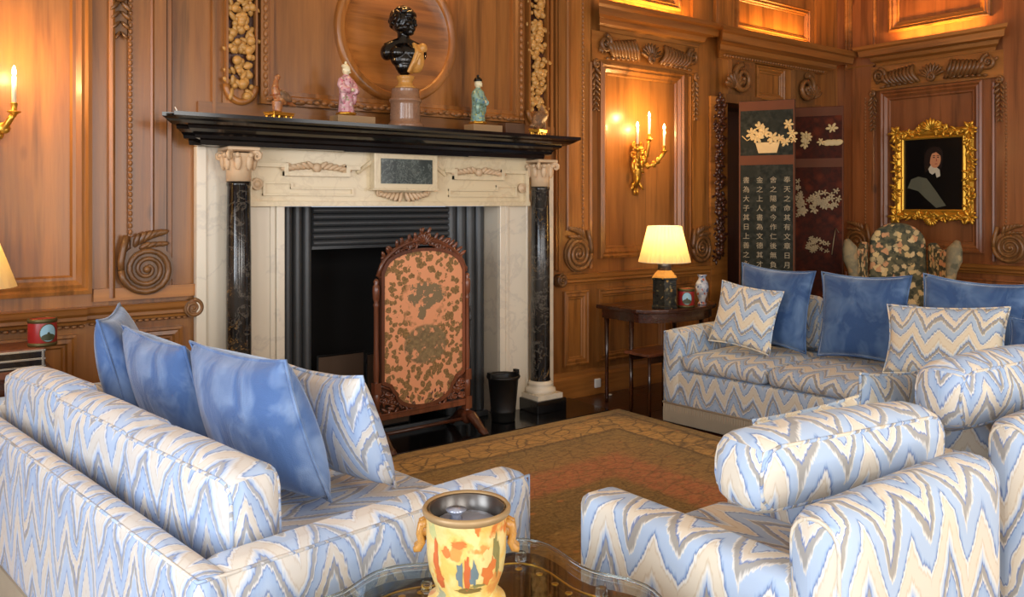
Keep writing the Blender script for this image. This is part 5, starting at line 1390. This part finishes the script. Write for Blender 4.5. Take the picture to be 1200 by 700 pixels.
m = MB(); m.lathe([(.0, .186), (.04, .187), (.072, .184), (.0855, .176)], 40, (0, 0, 0), caps=False); m.lathe([(.016, .186), (.012, .194), (.022, .202), (.026, .206), (.0, .209)], 16, (-.018, .02, 0)); m.build('glass_lid', M['glassy'], cp)
for s in (-1, 1):
    m = MB(); ax = R(-37 + (0 if s > 0 else 180)); ca, sa = math.cos(ax), math.sin(ax)
    pts = [(.094, .185), (.112, .178), (.116, .160), (.110, .142), (.118, .130), (.130, .126)]
    for o in (-.012, .012): m.tube([(r*ca - o*sa, r*sa + o*ca, z) for r, z in pts], [.010, .010, .009, .010, .010, .006], 8)
    m.ball((.104*ca, .104*sa, .165), .014); m.build('handle', M['ochre'], cp)
rnd = random.Random(31)
INK = {'robe': srgb(120, 136, 140), 'figure': srgb(214, 112, 62), 'house': srgb(226, 128, 64), 'leaf': srgb(150, 140, 84), 'ground': srgb(140, 116, 64)}
for px, pz, w, h, nm in ((-.016, .105, .010, .030, 'robe'), (.018, .104, .010, .028, 'robe'), (0, .108, .009, .034, 'figure'), (.055, .100, .018, .022, 'house'), (.068, .118, .010, .016, 'house'), (-.080, .12, .010, .045, 'figure'),
                         (-.072, .085, .014, .018, 'figure'), (-.02, .165, .020, .008, 'house'), (.075, .15, .008, .03, 'leaf'), (.085, .12, .007, .04, 'leaf'), (0.005, .068, .042, .006, 'ground'), (.03, .078, .02, .004, 'leaf'), (-.05, .15, .012, .012, 'house')):
    key = 'painted_' + nm
    if key not in M: M[key] = plain(key, INK[nm], .4, var=.3)
    m = MB(); rows = []; base = R(-90) - R(34)
    wob = [rnd.uniform(.6, 1.25) for _ in range(18)]
    for rr in (0, .55, 1.0):
        row = []
        for k in range(18):
            a = 20*k; q = rr*(wob[k] if rr == 1.0 else 1)
            dx = px + w*q*math.cos(R(a)); z = pz + h*q*math.sin(R(a)); rad = .1004 if z > .17 else .098 + (z - .12)*.04 if z > .12 else .092 + (z - .085)*.172 if z > .085 else .078 + (z - .052)*.43
            th = base + dx/.098; row.append(((rad + .0012)*math.cos(th), (rad + .0012)*math.sin(th), z))
        rows.append(row)
    m.grid(rows, closed_v=True); m.build(key, M[key], cp)
# ------------------------------------------------------------------ light and camera
def area(name, loc, rot, sx, sy, e, col):
    l = bpy.data.lights.new(name, 'AREA'); l.shape = 'RECTANGLE'; l.size = sx; l.size_y = sy; l.energy = e; l.color = col
    o = bpy.data.objects.new(name, l); COL.objects.link(o); o.location = loc; o.rotation_euler = rot; return o
DAY = (.86, .93, 1.0)
# daylight through the windows
area('window_daylight', (-2.58, -1.2, 1.95), (0, R(-90), 0), 2.8, 1.3, 95, DAY)
area('window_daylight', (-2.58, 1.5, 1.95), (0, R(-90), 0), 2.8, 1.7, 125, DAY)
for x, e in ((-.3, 95), (2.7, 95), (5.6, 45)):
    area('window_daylight', (x, -2.58, 1.95), (R(90), 0, 0), 1.7, 2.8, e, (1.0, .96, .90))
# strip lights lying on top of the hood cornices
WARM = (1.0, .46, .10)
area('cornice_uplight', (5.10, WY - .09, 3.10), (R(180), 0, 0), .85, .04, 14, WARM)
area('cornice_uplight', (6.85, WY - .09, 3.08), (R(180), 0, 0), .95, .04, 12, WARM)
area('cornice_uplight', (RX - .09, 3.80, 3.10), (R(180), 0, R(90)), .75, .04, 14, WARM)
area('picture_light', (2.72, WY - .13, 3.30), (R(12), 0, 0), .5, .05, 6, (1, .52, .16))
w = bpy.data.worlds.new('daylight'); S.world = w; w.use_nodes = True
bg = w.node_tree.nodes['Background']; bg.inputs[0].default_value = (.72, .82, 1, 1); bg.inputs[1].default_value = .6

F, YAW = 970.0, R(37.16)
cam = bpy.data.cameras.new('camera'); cam.sensor_fit = 'HORIZONTAL'; cam.sensor_width = 36; cam.lens = 36*F/1200
cam.shift_y = -(350 - 240)/1200; cam.clip_start = .02
co = bpy.data.objects.new('camera', cam); COL.objects.link(co); co.location = (0, 0, 1.5); co.rotation_euler = (R(90), 0, -YAW)
S.camera = co
S.view_settings.view_transform = 'Standard'; S.view_settings.look = 'None'; S.view_settings.gamma = 1; S.view_settings.use_curve_mapping = False
S.view_settings.exposure = 0.0
S.cycles.use_denoising = True
S.cycles.max_bounces = 8; S.cycles.diffuse_bounces = 4; S.cycles.glossy_bounces = 3; S.cycles.transmission_bounces = 6; S.cycles.transparent_max_bounces = 8
S.cycles.sample_clamp_indirect = 6
